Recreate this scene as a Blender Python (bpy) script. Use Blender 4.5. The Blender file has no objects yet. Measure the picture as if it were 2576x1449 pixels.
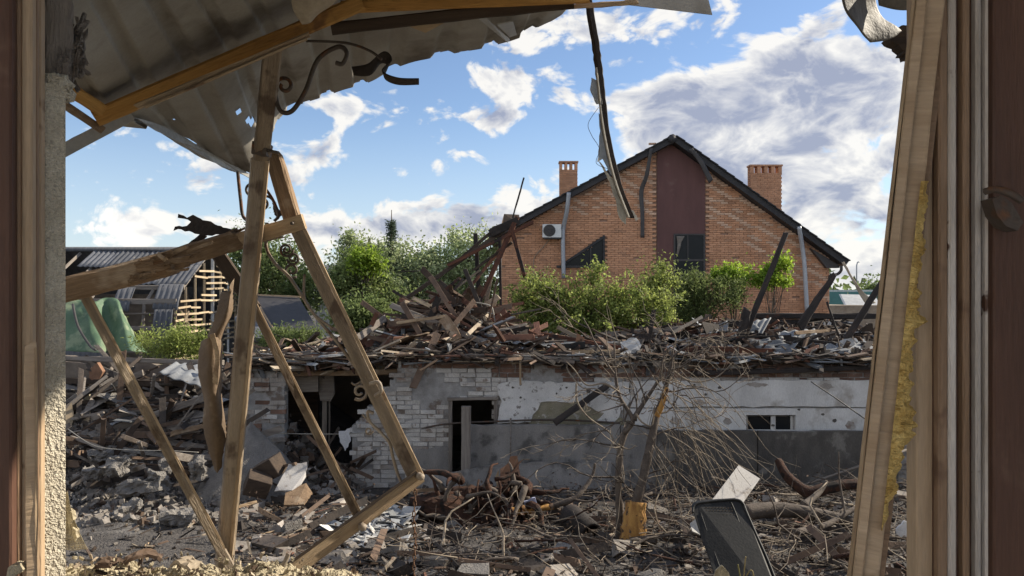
import bpy, math, random
import numpy as np
from mathutils import Vector, Matrix, noise as mn

# ------------------------------------------------------------------ camera, sky, sun, exposure
SC = bpy.context.scene
COL = SC.collection
F, CX, HV, H = 1900.0, 1288.0, 740.0, 3.2          # focal length in photo pixels, centre column, horizon row, eye height


def P(u, v, y):
    """photo pixel (2576 wide) at distance y -> world point"""
    return Vector(((u - CX) / F * y, y, H - (v - HV) / F * y))


cam_d = bpy.data.cameras.new('camera')
cam = bpy.data.objects.new('camera', cam_d)
COL.objects.link(cam)
cam.location = (0, 0, H)
cam.rotation_euler = (math.radians(90), 0, 0)
cam_d.sensor_width = 36.0
cam_d.lens = F / 2576.0 * 36.0
cam_d.shift_y = 15.5 / 2576.0
cam_d.clip_start = 0.02
cam_d.clip_end = 5000
SC.camera = cam

SUN_AZ, SUN_EL = math.radians(69), math.radians(31)   # azimuth from +Y towards +X
SUN = Vector((math.sin(SUN_AZ) * math.cos(SUN_EL), math.cos(SUN_AZ) * math.cos(SUN_EL), math.sin(SUN_EL)))
sl = bpy.data.lights.new('sun', 'SUN')
sl.energy = 3.2
sl.angle = math.radians(0.6)
sl.color = (1.0, 0.90, 0.74)
so = bpy.data.objects.new('sun', sl)
COL.objects.link(so)
so.rotation_euler = SUN.to_track_quat('Z', 'Y').to_euler()

SC.view_settings.view_transform = 'Standard'
SC.view_settings.look = 'None'
SC.view_settings.exposure = 1.32
SC.view_settings.gamma = 1.0
SC.view_settings.use_curve_mapping = False
SC.render.engine = 'CYCLES'
SC.cycles.use_denoising = True
SC.cycles.max_bounces = 5
SC.cycles.diffuse_bounces = 3
SC.cycles.glossy_bounces = 2
SC.cycles.transparent_max_bounces = 8
SC.cycles.caustics_reflective = False
SC.cycles.caustics_refractive = False


class NT:
    """tiny node-tree helper"""

    def __init__(self, tree):
        self.t = tree
        tree.nodes.clear()

    def n(self, kind, **kw):
        nd = self.t.nodes.new(kind)
        for k, v in kw.items():
            if k.startswith('_'):
                setattr(nd, k[1:], v)
            else:
                key = int(k[1:]) if k[0] == 'i' and k[1:].isdigit() else k.replace('__', ' ')
                s = nd.inputs[key]
                if hasattr(v, 'is_output') or isinstance(v, bpy.types.NodeSocket):
                    self.t.links.new(v, s)
                else:
                    s.default_value = v
        return nd

    def math(self, op, a, b=0.0, c=0.0, clamp=False):
        nd = self.n('ShaderNodeMath', _operation=op, _use_clamp=clamp)
        for i, x in enumerate((a, b, c)):
            if isinstance(x, bpy.types.NodeSocket):
                self.t.links.new(x, nd.inputs[i])
            else:
                nd.inputs[i].default_value = x
        return nd.outputs[0]

    def vec(self, op, a, b=(0, 0, 0)):
        nd = self.n('ShaderNodeVectorMath', _operation=op)
        for i, x in enumerate((a, b)):
            if isinstance(x, bpy.types.NodeSocket):
                self.t.links.new(x, nd.inputs[i])
            else:
                nd.inputs[i].default_value = x
        return nd.outputs['Value'] if op in ('LENGTH', 'DOT_PRODUCT') else nd.outputs[0]

    def rng(self, x, a, b, c=0.0, d=1.0, smooth=True):
        nd = self.n('ShaderNodeMapRange', _interpolation_type='SMOOTHSTEP' if smooth else 'LINEAR')
        self.t.links.new(x, nd.inputs[0])
        for i, q in enumerate((a, b, c, d)):
            nd.inputs[i + 1].default_value = q
        return nd.outputs[0]

    def mix(self, fac, a, b, blend='MIX'):
        nd = self.n('ShaderNodeMix', _data_type='RGBA', _blend_type=blend)
        for i, x in ((0, fac), (6, a), (7, b)):
            if isinstance(x, bpy.types.NodeSocket):
                self.t.links.new(x, nd.inputs[i])
            else:
                if i and len(x) == 3:
                    x = (*x, 1)
                nd.inputs[i].default_value = x
        return nd.outputs[2]


def make_world():
    w = bpy.data.worlds.new('World')
    SC.world = w
    w.use_nodes = True
    t = NT(w.node_tree)
    sky = t.n('ShaderNodeTexSky', _sky_type='NISHITA', _sun_disc=False, _sun_elevation=SUN_EL, _sun_rotation=SUN_AZ,
              _altitude=120.0, _air_density=0.95, _dust_density=0.15, _ozone_density=1.8)
    d = t.n('ShaderNodeTexCoord').outputs['Generated']
    d = t.vec('NORMALIZE', d)

    p = t.vec('MULTIPLY', d, (1.0, 1.0, 1.65))
    wv = t.n('ShaderNodeTexNoise', Vector=p, Scale=4.5, Detail=2.0, Roughness=0.55)
    p = t.vec('ADD', p, t.vec('MULTIPLY', t.vec('SUBTRACT', wv.outputs['Color'], (0.5, 0.5, 0.5)), (0.16, 0.16, 0.12)))

    def fbm(v, det):
        n = t.n('ShaderNodeTexNoise', Vector=v, Scale=7.0, Detail=det, Roughness=0.60, Lacunarity=2.15).outputs['Fac']
        n = t.math('MULTIPLY', t.math('SUBTRACT', n, 0.5), 1.15)
        for sc, am in ((15.0, 0.44), (36.0, 0.26), (80.0, 0.13)):       # rounded billows
            q = t.n('ShaderNodeTexNoise', Vector=v, Scale=sc, Detail=0.0).outputs['Fac']
            n = t.math('ADD', n, t.math('MULTIPLY', t.math('SUBTRACT', t.math('ABSOLUTE', t.math('SUBTRACT', q, 0.5)), 0.10), am))
        return t.math('ADD', n, 0.5)

    f0 = fbm(p, 7.0)
    f1 = fbm(t.vec('ADD', p, (0.014, -0.004, 0.034)), 6.0)
    # the cloud masses one can see in the photograph (direction, half width, half height, weight)
    blobs = [(1960, 330, 430, 170, .30), (2080, 190, 280, 130, .25), (1700, 240, 260, 50, .22), (1690, 70, 150, 60, .15), (1000, 290, 160, 90, .20),
             (1300, 205, 150, 45, .18), (1215, 295, 100, 26, .16), (832, 388, 80, 44, .22), (745, 470, 120, 90, .24),
             (1180, 555, 330, 60, .26), (1380, 480, 120, 90, .25), (2110, 545, 230, 70, .26), (800, 265, 100, 30, .18),
             (1450, 70, 120, 44, .16), (1540, 160, 110, 20, .14), (420, 560, 380, 50, .15), (520, 420, 150, 110, .15),
             (2180, 650, 300, 80, .22), (1450, 245, 100, 50, .18), (860, 585, 480, 45, .20), (1630, 320, 170, 60, .20), (1850, 450, 300, 60, .20)]
    bias = None
    for (u, v, rx, ry, wt) in blobs:
        c = (P(u, v, 1.0) - Vector((0, 0, H))).normalized()
        q = t.vec('MULTIPLY', t.vec('SUBTRACT', d, tuple(c)), (F / rx, F / (rx * 2.0), F / ry))
        g = t.rng(t.vec('LENGTH', q), 1.35, 0.1, 0.0, wt)
        bias = g if bias is None else t.math('ADD', bias, g)
    sep = t.n('ShaderNodeSeparateXYZ', Vector=d)
    z, dy = sep.outputs['Z'], sep.outputs['Y']
    # between the masses the sky is clear in view; elsewhere the same broken cloud goes on
    front = t.rng(dy, 0.35, 0.85, 0.10, -0.012)
    dens = t.math('ADD', t.math('ADD', f0, bias), front)
    up = t.math('ADD', t.math('ADD', f1, bias), front)
    alpha = t.rng(dens, 0.58, 0.71)
    thick = t.rng(t.math('ADD', t.math('MULTIPLY', up, 0.6), t.math('MULTIPLY', dens, 0.4)), 0.62, 0.98)
    emb = t.math('MULTIPLY', t.math('SUBTRACT', dens, up), 1.9)
    lit = t.math('ADD', t.math('SUBTRACT', 0.95, t.math('MULTIPLY', thick, 0.92)), emb, clamp=True)
    # clouds towards the sun are backlit with grey cores; away from it they are front-lit white, made brighter behind the view as fill
    toward = t.rng(t.vec('DOT_PRODUCT', d, tuple(SUN)), -0.50, 0.05)
    core = t.mix(toward, (6.4, 6.2, 6.0), (1.5, 1.65, 2.15))
    rim = t.mix(toward, (8.6, 8.2, 7.6), (4.05, 3.95, 3.75))
    cc = t.mix(lit, core, rim)
    haze = t.rng(z, 0.0, 0.25, 0.60, 0.0)
    skyc = t.mix(1.0, sky.outputs[0], (0.60, 0.60, 0.63), 'MULTIPLY')
    base = t.mix(haze, skyc, (2.6, 3.05, 3.5))
    col = t.mix(t.math('MULTIPLY', alpha, 0.94), base, cc)
    bg = t.n('ShaderNodeBackground', Color=col, Strength=0.10)
    out = t.n('ShaderNodeOutputWorld')
    t.t.links.new(bg.outputs[0], out.inputs[0])
    w.cycles.sampling_method = 'MANUAL'
    w.cycles.sample_map_resolution = 512


make_world()

# ------------------------------------------------------------------ materials
MATS = {}


def mat(name, c1, c2=None, scale=6.0, rough=0.85, bump=0.25, bscale=60.0, stretch=(1, 1, 1), metal=0.0, c3=None, th=(0.55, 0.62),
        s3=2.5, island=0.0, rand=0.12, spec=0.3, detail=4.0, fine=0.25, trans=0.0, alpha=1.0, bdist=0.01, mid=0.5, spread=0.18):
    """procedural surface: two-tone noise, optional patches of a third colour, per-object and per-piece variation, bump"""
    m = bpy.data.materials.new(name)
    m.use_nodes = True
    t = NT(m.node_tree)
    c2 = c2 or tuple(x * 0.6 for x in c1)
    oi = t.n('ShaderNodeObjectInfo')
    tc = t.n('ShaderNodeTexCoord').outputs['Object']
    offs = t.vec('MULTIPLY', t.n('ShaderNodeCombineXYZ', X=oi.outputs['Random'], Y=oi.outputs['Random'], Z=oi.outputs['Random']).outputs[0], (31.0, 17.0, 23.0))
    vec = t.vec('ADD', tc, offs)
    sv = t.vec('MULTIPLY', vec, stretch)
    n1 = t.n('ShaderNodeTexNoise', Vector=sv, Scale=scale, Detail=detail, Roughness=0.6).outputs['Fac']
    n2 = t.n('ShaderNodeTexNoise', Vector=sv, Scale=bscale, Detail=2.0, Roughness=0.6).outputs['Fac']
    fac = t.rng(n1, mid - spread, mid + spread, smooth=False)
    col = t.mix(fac, c1, c2)
    if c3:
        n3 = t.n('ShaderNodeTexNoise', Vector=vec, Scale=s3, Detail=4.0, Roughness=0.62).outputs['Fac']
        col = t.mix(t.rng(n3, th[0], th[1]), col, c3)
    val = t.math('ADD', t.math('MULTIPLY', t.math('SUBTRACT', n2, 0.5), 2 * fine), 1.0)
    val = t.math('ADD', val, t.math('MULTIPLY', t.math('SUBTRACT', oi.outputs['Random'], 0.5), 2 * rand))
    if island:
        ri = t.n('ShaderNodeNewGeometry').outputs['Random Per Island']
        val = t.math('ADD', val, t.math('MULTIPLY', t.math('SUBTRACT', ri, 0.5), 2 * island))
    hsv = t.n('ShaderNodeHueSaturation', Color=col, Value=val)
    b = t.n('ShaderNodeBsdfPrincipled', Base__Color=hsv.outputs[0], Roughness=rough, Metallic=metal, Alpha=alpha)
    b.inputs['Specular IOR Level'].default_value = spec
    if bump:
        hgt = n2
        bp = t.n('ShaderNodeBump', Height=hgt, Strength=bump, Distance=bdist)
        t.t.links.new(bp.outputs[0], b.inputs['Normal'])
    surf = b.outputs[0]
    if trans:
        tr = t.n('ShaderNodeBsdfTranslucent', Color=hsv.outputs[0])
        mx = t.n('ShaderNodeMixShader', Fac=trans)
        t.t.links.new(surf, mx.inputs[1])
        t.t.links.new(tr.outputs[0], mx.inputs[2])
        surf = mx.outputs[0]
    o = t.n('ShaderNodeOutputMaterial')
    t.t.links.new(surf, o.inputs[0])
    MATS[name] = m
    return m


def M(name):
    return MATS[name]


G = (1, 14, 14)      # grain along local x
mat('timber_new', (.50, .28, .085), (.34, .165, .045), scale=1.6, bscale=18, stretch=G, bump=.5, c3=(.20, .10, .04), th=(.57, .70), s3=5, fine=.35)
mat('timber_pale', (.46, .35, .23), (.29, .20, .12), scale=1.6, bscale=16, stretch=G, bump=.5, c3=(.20, .13, .08), th=(.58, .70), s3=6, fine=.35)
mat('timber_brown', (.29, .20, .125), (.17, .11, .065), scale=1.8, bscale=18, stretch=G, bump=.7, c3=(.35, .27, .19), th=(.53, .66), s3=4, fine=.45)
mat('timber_grey', (.26, .23, .20), (.15, .125, .105), scale=1.6, bscale=20, stretch=G, bump=.6)
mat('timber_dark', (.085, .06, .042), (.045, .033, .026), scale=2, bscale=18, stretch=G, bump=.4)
mat('charred', (.022, .019, .018), (.045, .035, .03), scale=3, bscale=26, stretch=(1, 6, 6), bump=.8, rough=.75, c3=(.13, .055, .03), th=(.62, .72))
mat('burnt_red', (.15, .058, .032), (.055, .028, .02), scale=2.2, bscale=22, stretch=(1, 8, 8), bump=.6, c3=(.03, .022, .02), th=(.52, .62))
mat('painted_post', (.33, .265, .195), (.20, .155, .11), scale=3, bscale=24, stretch=(1, 7, 7), bump=.6, rough=.65, c3=(.12, .085, .06), th=(.53, .64), s3=5, fine=.4)
mat('iron', (.12, .10, .085), (.065, .05, .042), scale=9, rough=.6, bump=.3, metal=.2, c3=(.17, .075, .035), th=(.55, .65), s3=9)
mat('iron_tan', (.34, .29, .235), (.23, .18, .135), scale=9, rough=.6, bump=.25, c3=(.15, .09, .055), th=(.58, .68), s3=12)
mat('zinc', (.38, .36, .32), (.26, .24, .205), scale=2.5, rough=.6, bump=.15, bscale=90, metal=.1, c3=(.13, .11, .085), th=(.48, .72), s3=2.2, rand=.05, fine=.15)
mat('zinc_dirty', (.17, .155, .135), (.10, .09, .078), scale=4, rough=.65, bump=.3, rand=.05, c3=(.26, .25, .23), th=(.60, .70), s3=5)
mat('zinc_light', (.50, .50, .48), (.36, .35, .33), scale=4, rough=.5, bump=.15, metal=.2, rand=.08)
mat('burnt_sheet', (.05, .04, .034), (.025, .02, .018), scale=6, rough=.7, bump=.4)
mat('rust_sheet', (.22, .155, .10), (.13, .09, .058), scale=3, rough=.75, bump=.35, c3=(.30, .23, .16), th=(.58, .68), s3=4)
mat('stucco', (.66, .61, .50), (.53, .48, .38), scale=30, bscale=170, bump=1.0, bdist=.012, rough=.95, fine=.35, rand=0)
mat('frame_wood', (.32, .215, .14), (.22, .14, .085), scale=1.5, bscale=20, stretch=(10, 10, 1), bump=.3, rough=.5, rand=.06, c3=(.14, .08, .05), th=(.60, .70), s3=5)
mat('frame_tan', (.50, .38, .26), (.38, .27, .17), scale=1.4, bscale=18, stretch=(10, 10, 1), bump=.25, rough=.55, rand=.05, c3=(.17, .10, .055), th=(.62, .68), s3=5)
mat('frame_dark', (.125, .065, .044), (.085, .044, .031), scale=1.4, bscale=18, stretch=(9, 9, 1), bump=.25, rough=.5, rand=.05, c3=(.16, .095, .065), th=(.60, .72), s3=5)
mat('chipped_paint', (.60, .56, .52), (.40, .35, .30), scale=3, bscale=40, stretch=(8, 8, 1), bump=.3, rough=.6, c3=(.09, .05, .035), th=(.62, .66), s3=9)
mat('foam_yellow', (.68, .50, .19), (.44, .28, .08), scale=26, bscale=130, bump=.9, rough=.9, fine=.4)
mat('wool_yellow', (.48, .42, .30), (.28, .235, .155), scale=30, bscale=140, bump=.9, rough=.95, fine=.4, island=.45)
mat('room_bounce_plaster', (.80, .76, .70), (.72, .67, .61), scale=3, bump=.1)  # pale unseen room plaster, lightened to bounce light onto the frames
mat('black_plastic', (.014, .0145, .015), (.024, .024, .024), scale=6, rough=.55, bump=.15, spec=.25, fine=.3, c3=(.055, .052, .048), th=(.56, .72), s3=7)
mat('ground', (.105, .094, .086), (.05, .046, .043), scale=2.2, bscale=30, bump=.9, bdist=.05, rough=.95, c3=(.15, .14, .13), th=(.54, .68), s3=.9, fine=.55)
mat('ash_grey', (.21, .195, .178), (.135, .125, .115), scale=4, bscale=50, bump=.8, bdist=.03, rough=.95, fine=.35, island=.2)
mat('rubble', (.24, .215, .19), (.135, .12, .105), scale=7, bscale=40, bump=.8, rough=.95, island=.4, fine=.4, c3=(.17, .12, .095), th=(.58, .68), s3=5)
mat('debris_wood', (.135, .09, .062), (.062, .044, .034), scale=3, bscale=30, bump=.5, island=.6, fine=.3)
mat('debris_pale', (.36, .30, .225), (.23, .18, .13), scale=3, bscale=30, bump=.5, island=.5, fine=.3)
mat('debris_char', (.035, .03, .027), (.07, .055, .045), scale=3, bscale=30, bump=.6, island=.6, fine=.3)
mat('debris_slate', (.22, .23, .24), (.13, .135, .145), scale=3, bscale=30, bump=.4, island=.5, fine=.25, rough=.7)
mat('debris_red', (.17, .082, .055), (.09, .05, .037), scale=3, bscale=30, bump=.5, island=.5, fine=.3)
mat('debris_white', (.50, .49, .465), (.34, .33, .315), scale=3, bscale=30, bump=.4, island=.35, fine=.25)
mat('barn_white', (.58, .555, .52), (.41, .385, .355), scale=5, bscale=60, bump=.5, rough=.95, c3=(.24, .19, .155), th=(.56, .68), s3=6, island=.12, rand=.10, fine=.45)
mat('barn_brick', (.19, .11, .08), (.12, .08, .062), scale=5, bscale=60, bump=.5, rough=.95, c3=(.27, .245, .215), th=(.54, .66), s3=4, island=.25, rand=.22, fine=.3)
mat('barn_grey', (.40, .37, .335), (.25, .215, .19), scale=5, bscale=60, bump=.5, rough=.95, c3=(.22, .15, .115), th=(.55, .68), s3=5, island=.15, rand=.12, fine=.4)
mat('mortar', (.34, .33, .32), (.22, .21, .20), scale=7, bscale=70, bump=.6, rough=.95, c3=(.16, .13, .11), th=(.56, .66), s3=3)
mat('plaster_white', (.70, .685, .66), (.54, .525, .505), scale=3.5, bscale=90, bump=.6, rough=.95, c3=(.24, .22, .20), th=(.60, .67), s3=10, rand=.03, fine=.3)
mat('plaster_smooth', (.68, .665, .64), (.52, .505, .485), scale=1.6, bscale=60, stretch=(1.5, 1, .5), bump=.3, rough=.9, c3=(.36, .325, .285), th=(.54, .70), s3=1.5, rand=.03, fine=.25)
mat('moss_plaster', (.215, .195, .125), (.29, .26, .20), scale=6, bscale=60, bump=.9, rough=.95, c3=(.42, .39, .35), th=(.58, .66), s3=8, fine=.4)
mat('concrete', (.28, .265, .25), (.19, .18, .17), scale=2.2, bscale=60, stretch=(1.6, 1, .6), bump=.5, rough=.92, c3=(.10, .095, .09), th=(.52, .68), s3=2.4, rand=.04, fine=.35)
mat('concrete_dark', (.125, .113, .10), (.072, .066, .06), scale=2.2, bscale=60, stretch=(1.6, 1, .6), bump=.5, rough=.92, rand=.04, c3=(.20, .185, .165), th=(.55, .68), s3=2.4, fine=.35)
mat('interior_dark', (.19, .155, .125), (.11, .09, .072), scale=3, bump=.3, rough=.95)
mat('house_brick', (.64, .345, .205), (.55, .28, .16), scale=3, bscale=50, bump=.3, rough=.9, island=.14, rand=.09, fine=.2)
mat('house_brick_streak', (.70, .475, .335), (.62, .40, .275), scale=3, bscale=50, bump=.3, rough=.9, island=.12, rand=.08, fine=.2)
mat('house_brick_brown', (.53, .295, .18), (.45, .24, .145), scale=3, bscale=50, bump=.3, rough=.9, island=.14, rand=.08, fine=.2)
mat('house_mortar', (.46, .30, .22), (.40, .26, .19), scale=9, bump=.3, rough=.95)
mat('mauve_render', (.165, .085, .078), (.13, .068, .063), scale=1.2, bscale=120, stretch=(2, 1, .5), bump=.2, rough=.9, rand=0, c3=(.20, .125, .11), th=(.60, .75), s3=1.2, fine=.15)
mat('roof_dark', (.050, .048, .050), (.034, .033, .036), scale=5, bump=.3, rough=.6)
mat('grey_pipe', (.42, .44, .47), (.36, .38, .41), scale=5, bump=.05, rough=.45, metal=.3)
mat('dark_flash', (.075, .068, .066), (.055, .05, .05), scale=5, bump=.1, rough=.5)
mat('white_case', (.72, .72, .70), (.66, .66, .64), scale=5, bump=.05, rough=.5)
mat('glass_dark', (.010, .012, .014), (.016, .017, .019), scale=3, bump=.02, rough=.25, spec=.22, fine=.05)
mat('slate_roof', (.15, .155, .17), (.10, .103, .115), scale=3, bscale=30, bump=.35, rough=.8, rand=.25, stretch=(4, 1, 1), c3=(.21, .20, .19), th=(.6, .7))
mat('lath', (.50, .41, .29), (.37, .28, .18), scale=2, bscale=20, bump=.3, rand=.3)
mat('white_wood', (.66, .65, .63), (.5, .48, .45), scale=3, bscale=20, bump=.3)
mat('tarp', (.145, .225, .135), (.09, .155, .095), scale=2.2, bscale=60, bump=.3, rough=.55, trans=.2, rand=0, c3=(.26, .32, .20), th=(.54, .66), s3=1.5)
mat('leaf', (.23, .28, .10), (.12, .165, .055), scale=1.4, bump=0, rough=.6, island=.5, trans=.48, fine=.25)
mat('leaf_dark', (.19, .24, .09), (.10, .14, .05), scale=1.2, bump=0, rough=.6, island=.45, trans=.48, fine=.2)
mat('leaf_bright', (0.324, 0.432, 0.054), (0.192, 0.300, 0.036), scale=1.4, bump=0, rough=.55, island=.4, trans=.5, fine=.2)
mat('leaf_yellow', (.37, .42, .12), (.17, .215, .06), scale=1.8, bump=0, rough=.6, island=.6, trans=.5, fine=.25)
mat('leaf_blossom', (.50, .55, .32), (.25, .32, .13), scale=1.6, bump=0, rough=.6, island=.45, trans=.5, fine=.2)
mat('needle', (.11, .15, .09), (.07, .10, .06), scale=1.2, bump=0, rough=.6, island=.4, trans=.3)
mat('dry_grass', (.36, .29, .15), (.20, .19, .07), scale=1.2, bump=0, rough=.8, island=.5, trans=.3)
mat('bark', (.13, .105, .085), (.07, .055, .045), scale=9, bscale=50, bump=.7, rand=.1)
mat('twig', (.30, .25, .19), (.19, .15, .11), scale=9, bscale=50, bump=.4, rand=.1)
mat('raw_wood', (.52, .29, .085), (.30, .15, .05), scale=3, bscale=26, stretch=(5, 5, 1), bump=.6, c3=(.07, .042, .027), th=(.55, .60), s3=7)
mat('rot_red', (.13, .058, .034), (.055, .03, .022), scale=9, bscale=60, stretch=(1, 3, 3), bump=1.0, bdist=.04, rand=.1, c3=(.03, .022, .019), th=(.50, .60), s3=5)
mat('orange_board', (.30, .165, .10), (.17, .095, .06), scale=5, bscale=40, bump=.5, c3=(.08, .05, .035), th=(.56, .66), s3=6)
mat('white_board', (.40, .385, .37), (.31, .295, .285), scale=2, bscale=60, bump=.2, rough=.75, c3=(.18, .155, .135), th=(.54, .68), s3=5, fine=.3)
mat('cloth_white', (.72, .72, .73), (.6, .6, .62), scale=6, bump=.4, trans=.3)
mat('cloth_blue', (.42, .45, .62), (.34, .37, .52), scale=6, bump=.3)
mat('cream_cloth', (.55, .48, .37), (.42, .35, .26), scale=5, bscale=60, bump=.4, trans=.15)
mat('film', (.60, .60, .58), (.48, .48, .46), scale=6, bump=.3, rough=.4, trans=.55, alpha=.72)
mat('teal_paint', (.11, .26, .24), (.09, .21, .20), scale=3, bump=.1)
mat('chain_rust', (.17, .085, .045), (.09, .05, .03), scale=30, bump=.4, rough=.7)
mat('distant_grass', (.10, .13, .05), (.07, .09, .035), scale=.5, bump=.2)

# ------------------------------------------------------------------ geometry helpers
RN = random.Random(11)
WL = {}
CAM = Vector((0, 0, H))


def tag(o, label=None, cat=None, group=None, kind=None):
    if label:
        o['label'] = label
    if cat:
        o['category'] = cat
    if group:
        o['group'] = group
    if kind:
        o['kind'] = kind
    return o


def root(name, loc, label=None, cat=None, group=None, kind=None):
    o = bpy.data.objects.new(name, None)
    COL.objects.link(o)
    o.location = loc
    o.empty_display_size = 0.1
    WL[o] = Vector(loc)
    return tag(o, label, cat, group, kind)


def wloc(o):
    return WL.get(o, Vector((0, 0, 0)))


def mesh_obj(name, verts, faces, mats, parent=None, origin=None, rot=None, midx=None, smooth=False):
    """verts in world coordinates unless rot is given (then local, placed by origin + rot)"""
    me = bpy.data.meshes.new(name)
    if rot is None:
        a = np.asarray(verts, dtype=float).reshape(-1, 3)
        if origin is None:
            lo, hi = a.min(0), a.max(0)
            origin = Vector(((lo[0] + hi[0]) / 2, (lo[1] + hi[1]) / 2, lo[2]))
        a = a - np.array(origin)
        verts = a.tolist()
    me.from_pydata(verts, [], faces)
    if not isinstance(mats, (list, tuple)):
        mats = [mats]
    for m in mats:
        me.materials.append(M(m) if isinstance(m, str) else m)
    if midx is not None:
        me.polygons.foreach_set('material_index', np.asarray(midx, dtype=np.int32))
    if smooth:
        me.polygons.foreach_set('use_smooth', np.ones(len(me.polygons), dtype=bool))
    me.update()
    o = bpy.data.objects.new(name, me)
    COL.objects.link(o)
    o.location = Vector(origin) - wloc(parent) if parent else origin
    WL[o] = Vector(origin)
    if rot is not None:
        o.rotation_euler = rot.to_euler()
    if parent:
        o.parent = parent
    return o


def frame(p0, p1, roll=0.0, ref=None):
    x = (p1 - p0).normalized()
    vw = ref if ref is not None else ((p0 + p1) * 0.5 - CAM)
    y = vw - x * vw.dot(x)
    if y.length < 1e-4:
        y = Vector((0, 0, 1)) - x * x.z
    y.normalize()
    z = x.cross(y)
    m = Matrix((x, y, z)).transposed()
    if roll:
        m = m @ Matrix.Rotation(roll, 3, 'X')
    return m


def beam_geo(L, w, h, seg=4, ch=0.12, wob=0.003, ragged=0.0, bend=(0, 0), taper=1.0, rn=RN):
    c = ch * min(w, h)
    sec = [(-h / 2 + c, -w / 2), (h / 2 - c, -w / 2), (h / 2, -w / 2 + c), (h / 2, w / 2 - c), (h / 2 - c, w / 2), (-h / 2 + c, w / 2), (-h / 2, w / 2 - c), (-h / 2, -w / 2 + c)]
    vs, fs = [], []
    for i in range(seg + 1):
        t = i / seg
        b = 4 * t * (1 - t)
        k = 1 + (taper - 1) * t
        for (a, z) in sec:
            dx = rn.uniform(-1, 1) * ragged * w if i in (0, seg) else 0
            vs.append((t * L + dx, a * k + b * bend[0] + rn.uniform(-wob, wob), z * k + b * bend[1] + rn.uniform(-wob, wob)))
    for i in range(seg):
        for j in range(8):
            a, b2 = i * 8 + j, i * 8 + (j + 1) % 8
            fs.append((a, b2, b2 + 8, a + 8))
    fs.append(tuple(range(7, -1, -1)))
    fs.append(tuple(seg * 8 + j for j in range(8)))
    return vs, fs


def beam(name, p0, p1, w, h, m, parent=None, label=None, cat=None, group=None, roll=0.0, ref=None, **kw):
    L = (p1 - p0).length
    vs, fs = beam_geo(L, w, h, **kw)
    o = mesh_obj(name, vs, fs, m, parent, origin=p0, rot=frame(p0, p1, roll, ref))
    return tag(o, label, cat, group)


def px(wpx, y):
    return wpx / F * y


def vbeam(name, a, b, wpx, m, parent=None, depth=None, **kw):
    """beam between two photo points (u,v,y) whose face is wpx photo pixels wide"""
    p0, p1 = P(*a), P(*b)
    w = px(wpx, (a[2] + b[2]) / 2)
    return beam(name, p0, p1, w, depth or w, m, parent, **kw)


class MB:
    def __init__(self):
        self.v, self.f, self.m = [], [], []

    def add(self, vs, fs, mi=0):
        o = len(self.v)
        self.v.extend(tuple(x) for x in vs)
        self.f.extend(tuple(i + o for i in f) for f in fs)
        self.m.extend([mi] * len(fs))

    def box(self, lo, hi, mi=0):
        x0, y0, z0 = lo
        x1, y1, z1 = hi
        self.add([(x0, y0, z0), (x1, y0, z0), (x1, y1, z0), (x0, y1, z0), (x0, y0, z1), (x1, y0, z1), (x1, y1, z1), (x0, y1, z1)],
                 [(0, 3, 2, 1), (4, 5, 6, 7), (0, 1, 5, 4), (1, 2, 6, 5), (2, 3, 7, 6), (3, 0, 4, 7)], mi)

    def obox(self, c, rot, s, mi=0, jit=0.0, rn=RN):
        vs = []
        for dx, dy, dz in ((-1, -1, -1), (1, -1, -1), (1, 1, -1), (-1, 1, -1), (-1, -1, 1), (1, -1, 1), (1, 1, 1), (-1, 1, 1)):
            k = [1 + rn.uniform(-jit, jit) for _ in range(3)] if jit else (1, 1, 1)
            vs.append(c + rot @ Vector((dx * s[0] * k[0] / 2, dy * s[1] * k[1] / 2, dz * s[2] * k[2] / 2)))
        self.add(vs, [(0, 3, 2, 1), (4, 5, 6, 7), (0, 1, 5, 4), (1, 2, 6, 5), (2, 3, 7, 6), (3, 0, 4, 7)], mi)

    def plank(self, p0, p1, w, h, mi=0, roll=0.0, ref=None, **kw):
        L = (p1 - p0).length
        vs, fs = beam_geo(L, w, h, **kw)
        r = frame(p0, p1, roll, ref)
        self.add([p0 + r @ Vector(v) for v in vs], fs, mi)

    def tube(self, pts, rad, n=6, mi=0, cap=True):
        pts = [Vector(p) for p in pts]
        k = len(pts)
        if not isinstance(rad, (list, tuple)):
            rad = [rad] * k
        vs, fs = [], []
        up = Vector((0.13, 0.21, 0.97))
        for i, p in enumerate(pts):
            d = (pts[min(i + 1, k - 1)] - pts[max(i - 1, 0)])
            if d.length < 1e-9:
                d = Vector((0, 0, 1))
            d.normalize()
            a = up - d * up.dot(d)
            if a.length < 1e-3:
                a = Vector((1, 0, 0)) - d * d.x
            a.normalize()
            up = a
            b = d.cross(a)
            for j in range(n):
                t = 2 * math.pi * j / n
                vs.append(p + (a * math.cos(t) + b * math.sin(t)) * rad[i])
        for i in range(k - 1):
            for j in range(n):
                a, b = i * n + j, i * n + (j + 1) % n
                fs.append((a, b, b + n, a + n))
        if cap:
            fs.append(tuple(range(n - 1, -1, -1)))
            fs.append(tuple((k - 1) * n + j for j in range(n)))
        self.add(vs, fs, mi)

    def prism(self, poly, d, mi=0):
        """extrude polygon (list of Vectors) along vector d"""
        n = len(poly)
        self.add([*poly, *[p + d for p in poly]], [tuple(range(n)), tuple(range(2 * n - 1, n - 1, -1))] + [(i, i + n, (i + 1) % n + n, (i + 1) % n) for i in range(n)], mi)

    def build(self, name, mats, parent=None, smooth=False, origin=None, label=None, cat=None, group=None, kind=None):
        o = mesh_obj(name, self.v, self.f, mats, parent, origin=origin, midx=self.m, smooth=smooth)
        return tag(o, label, cat, group, kind)


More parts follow.
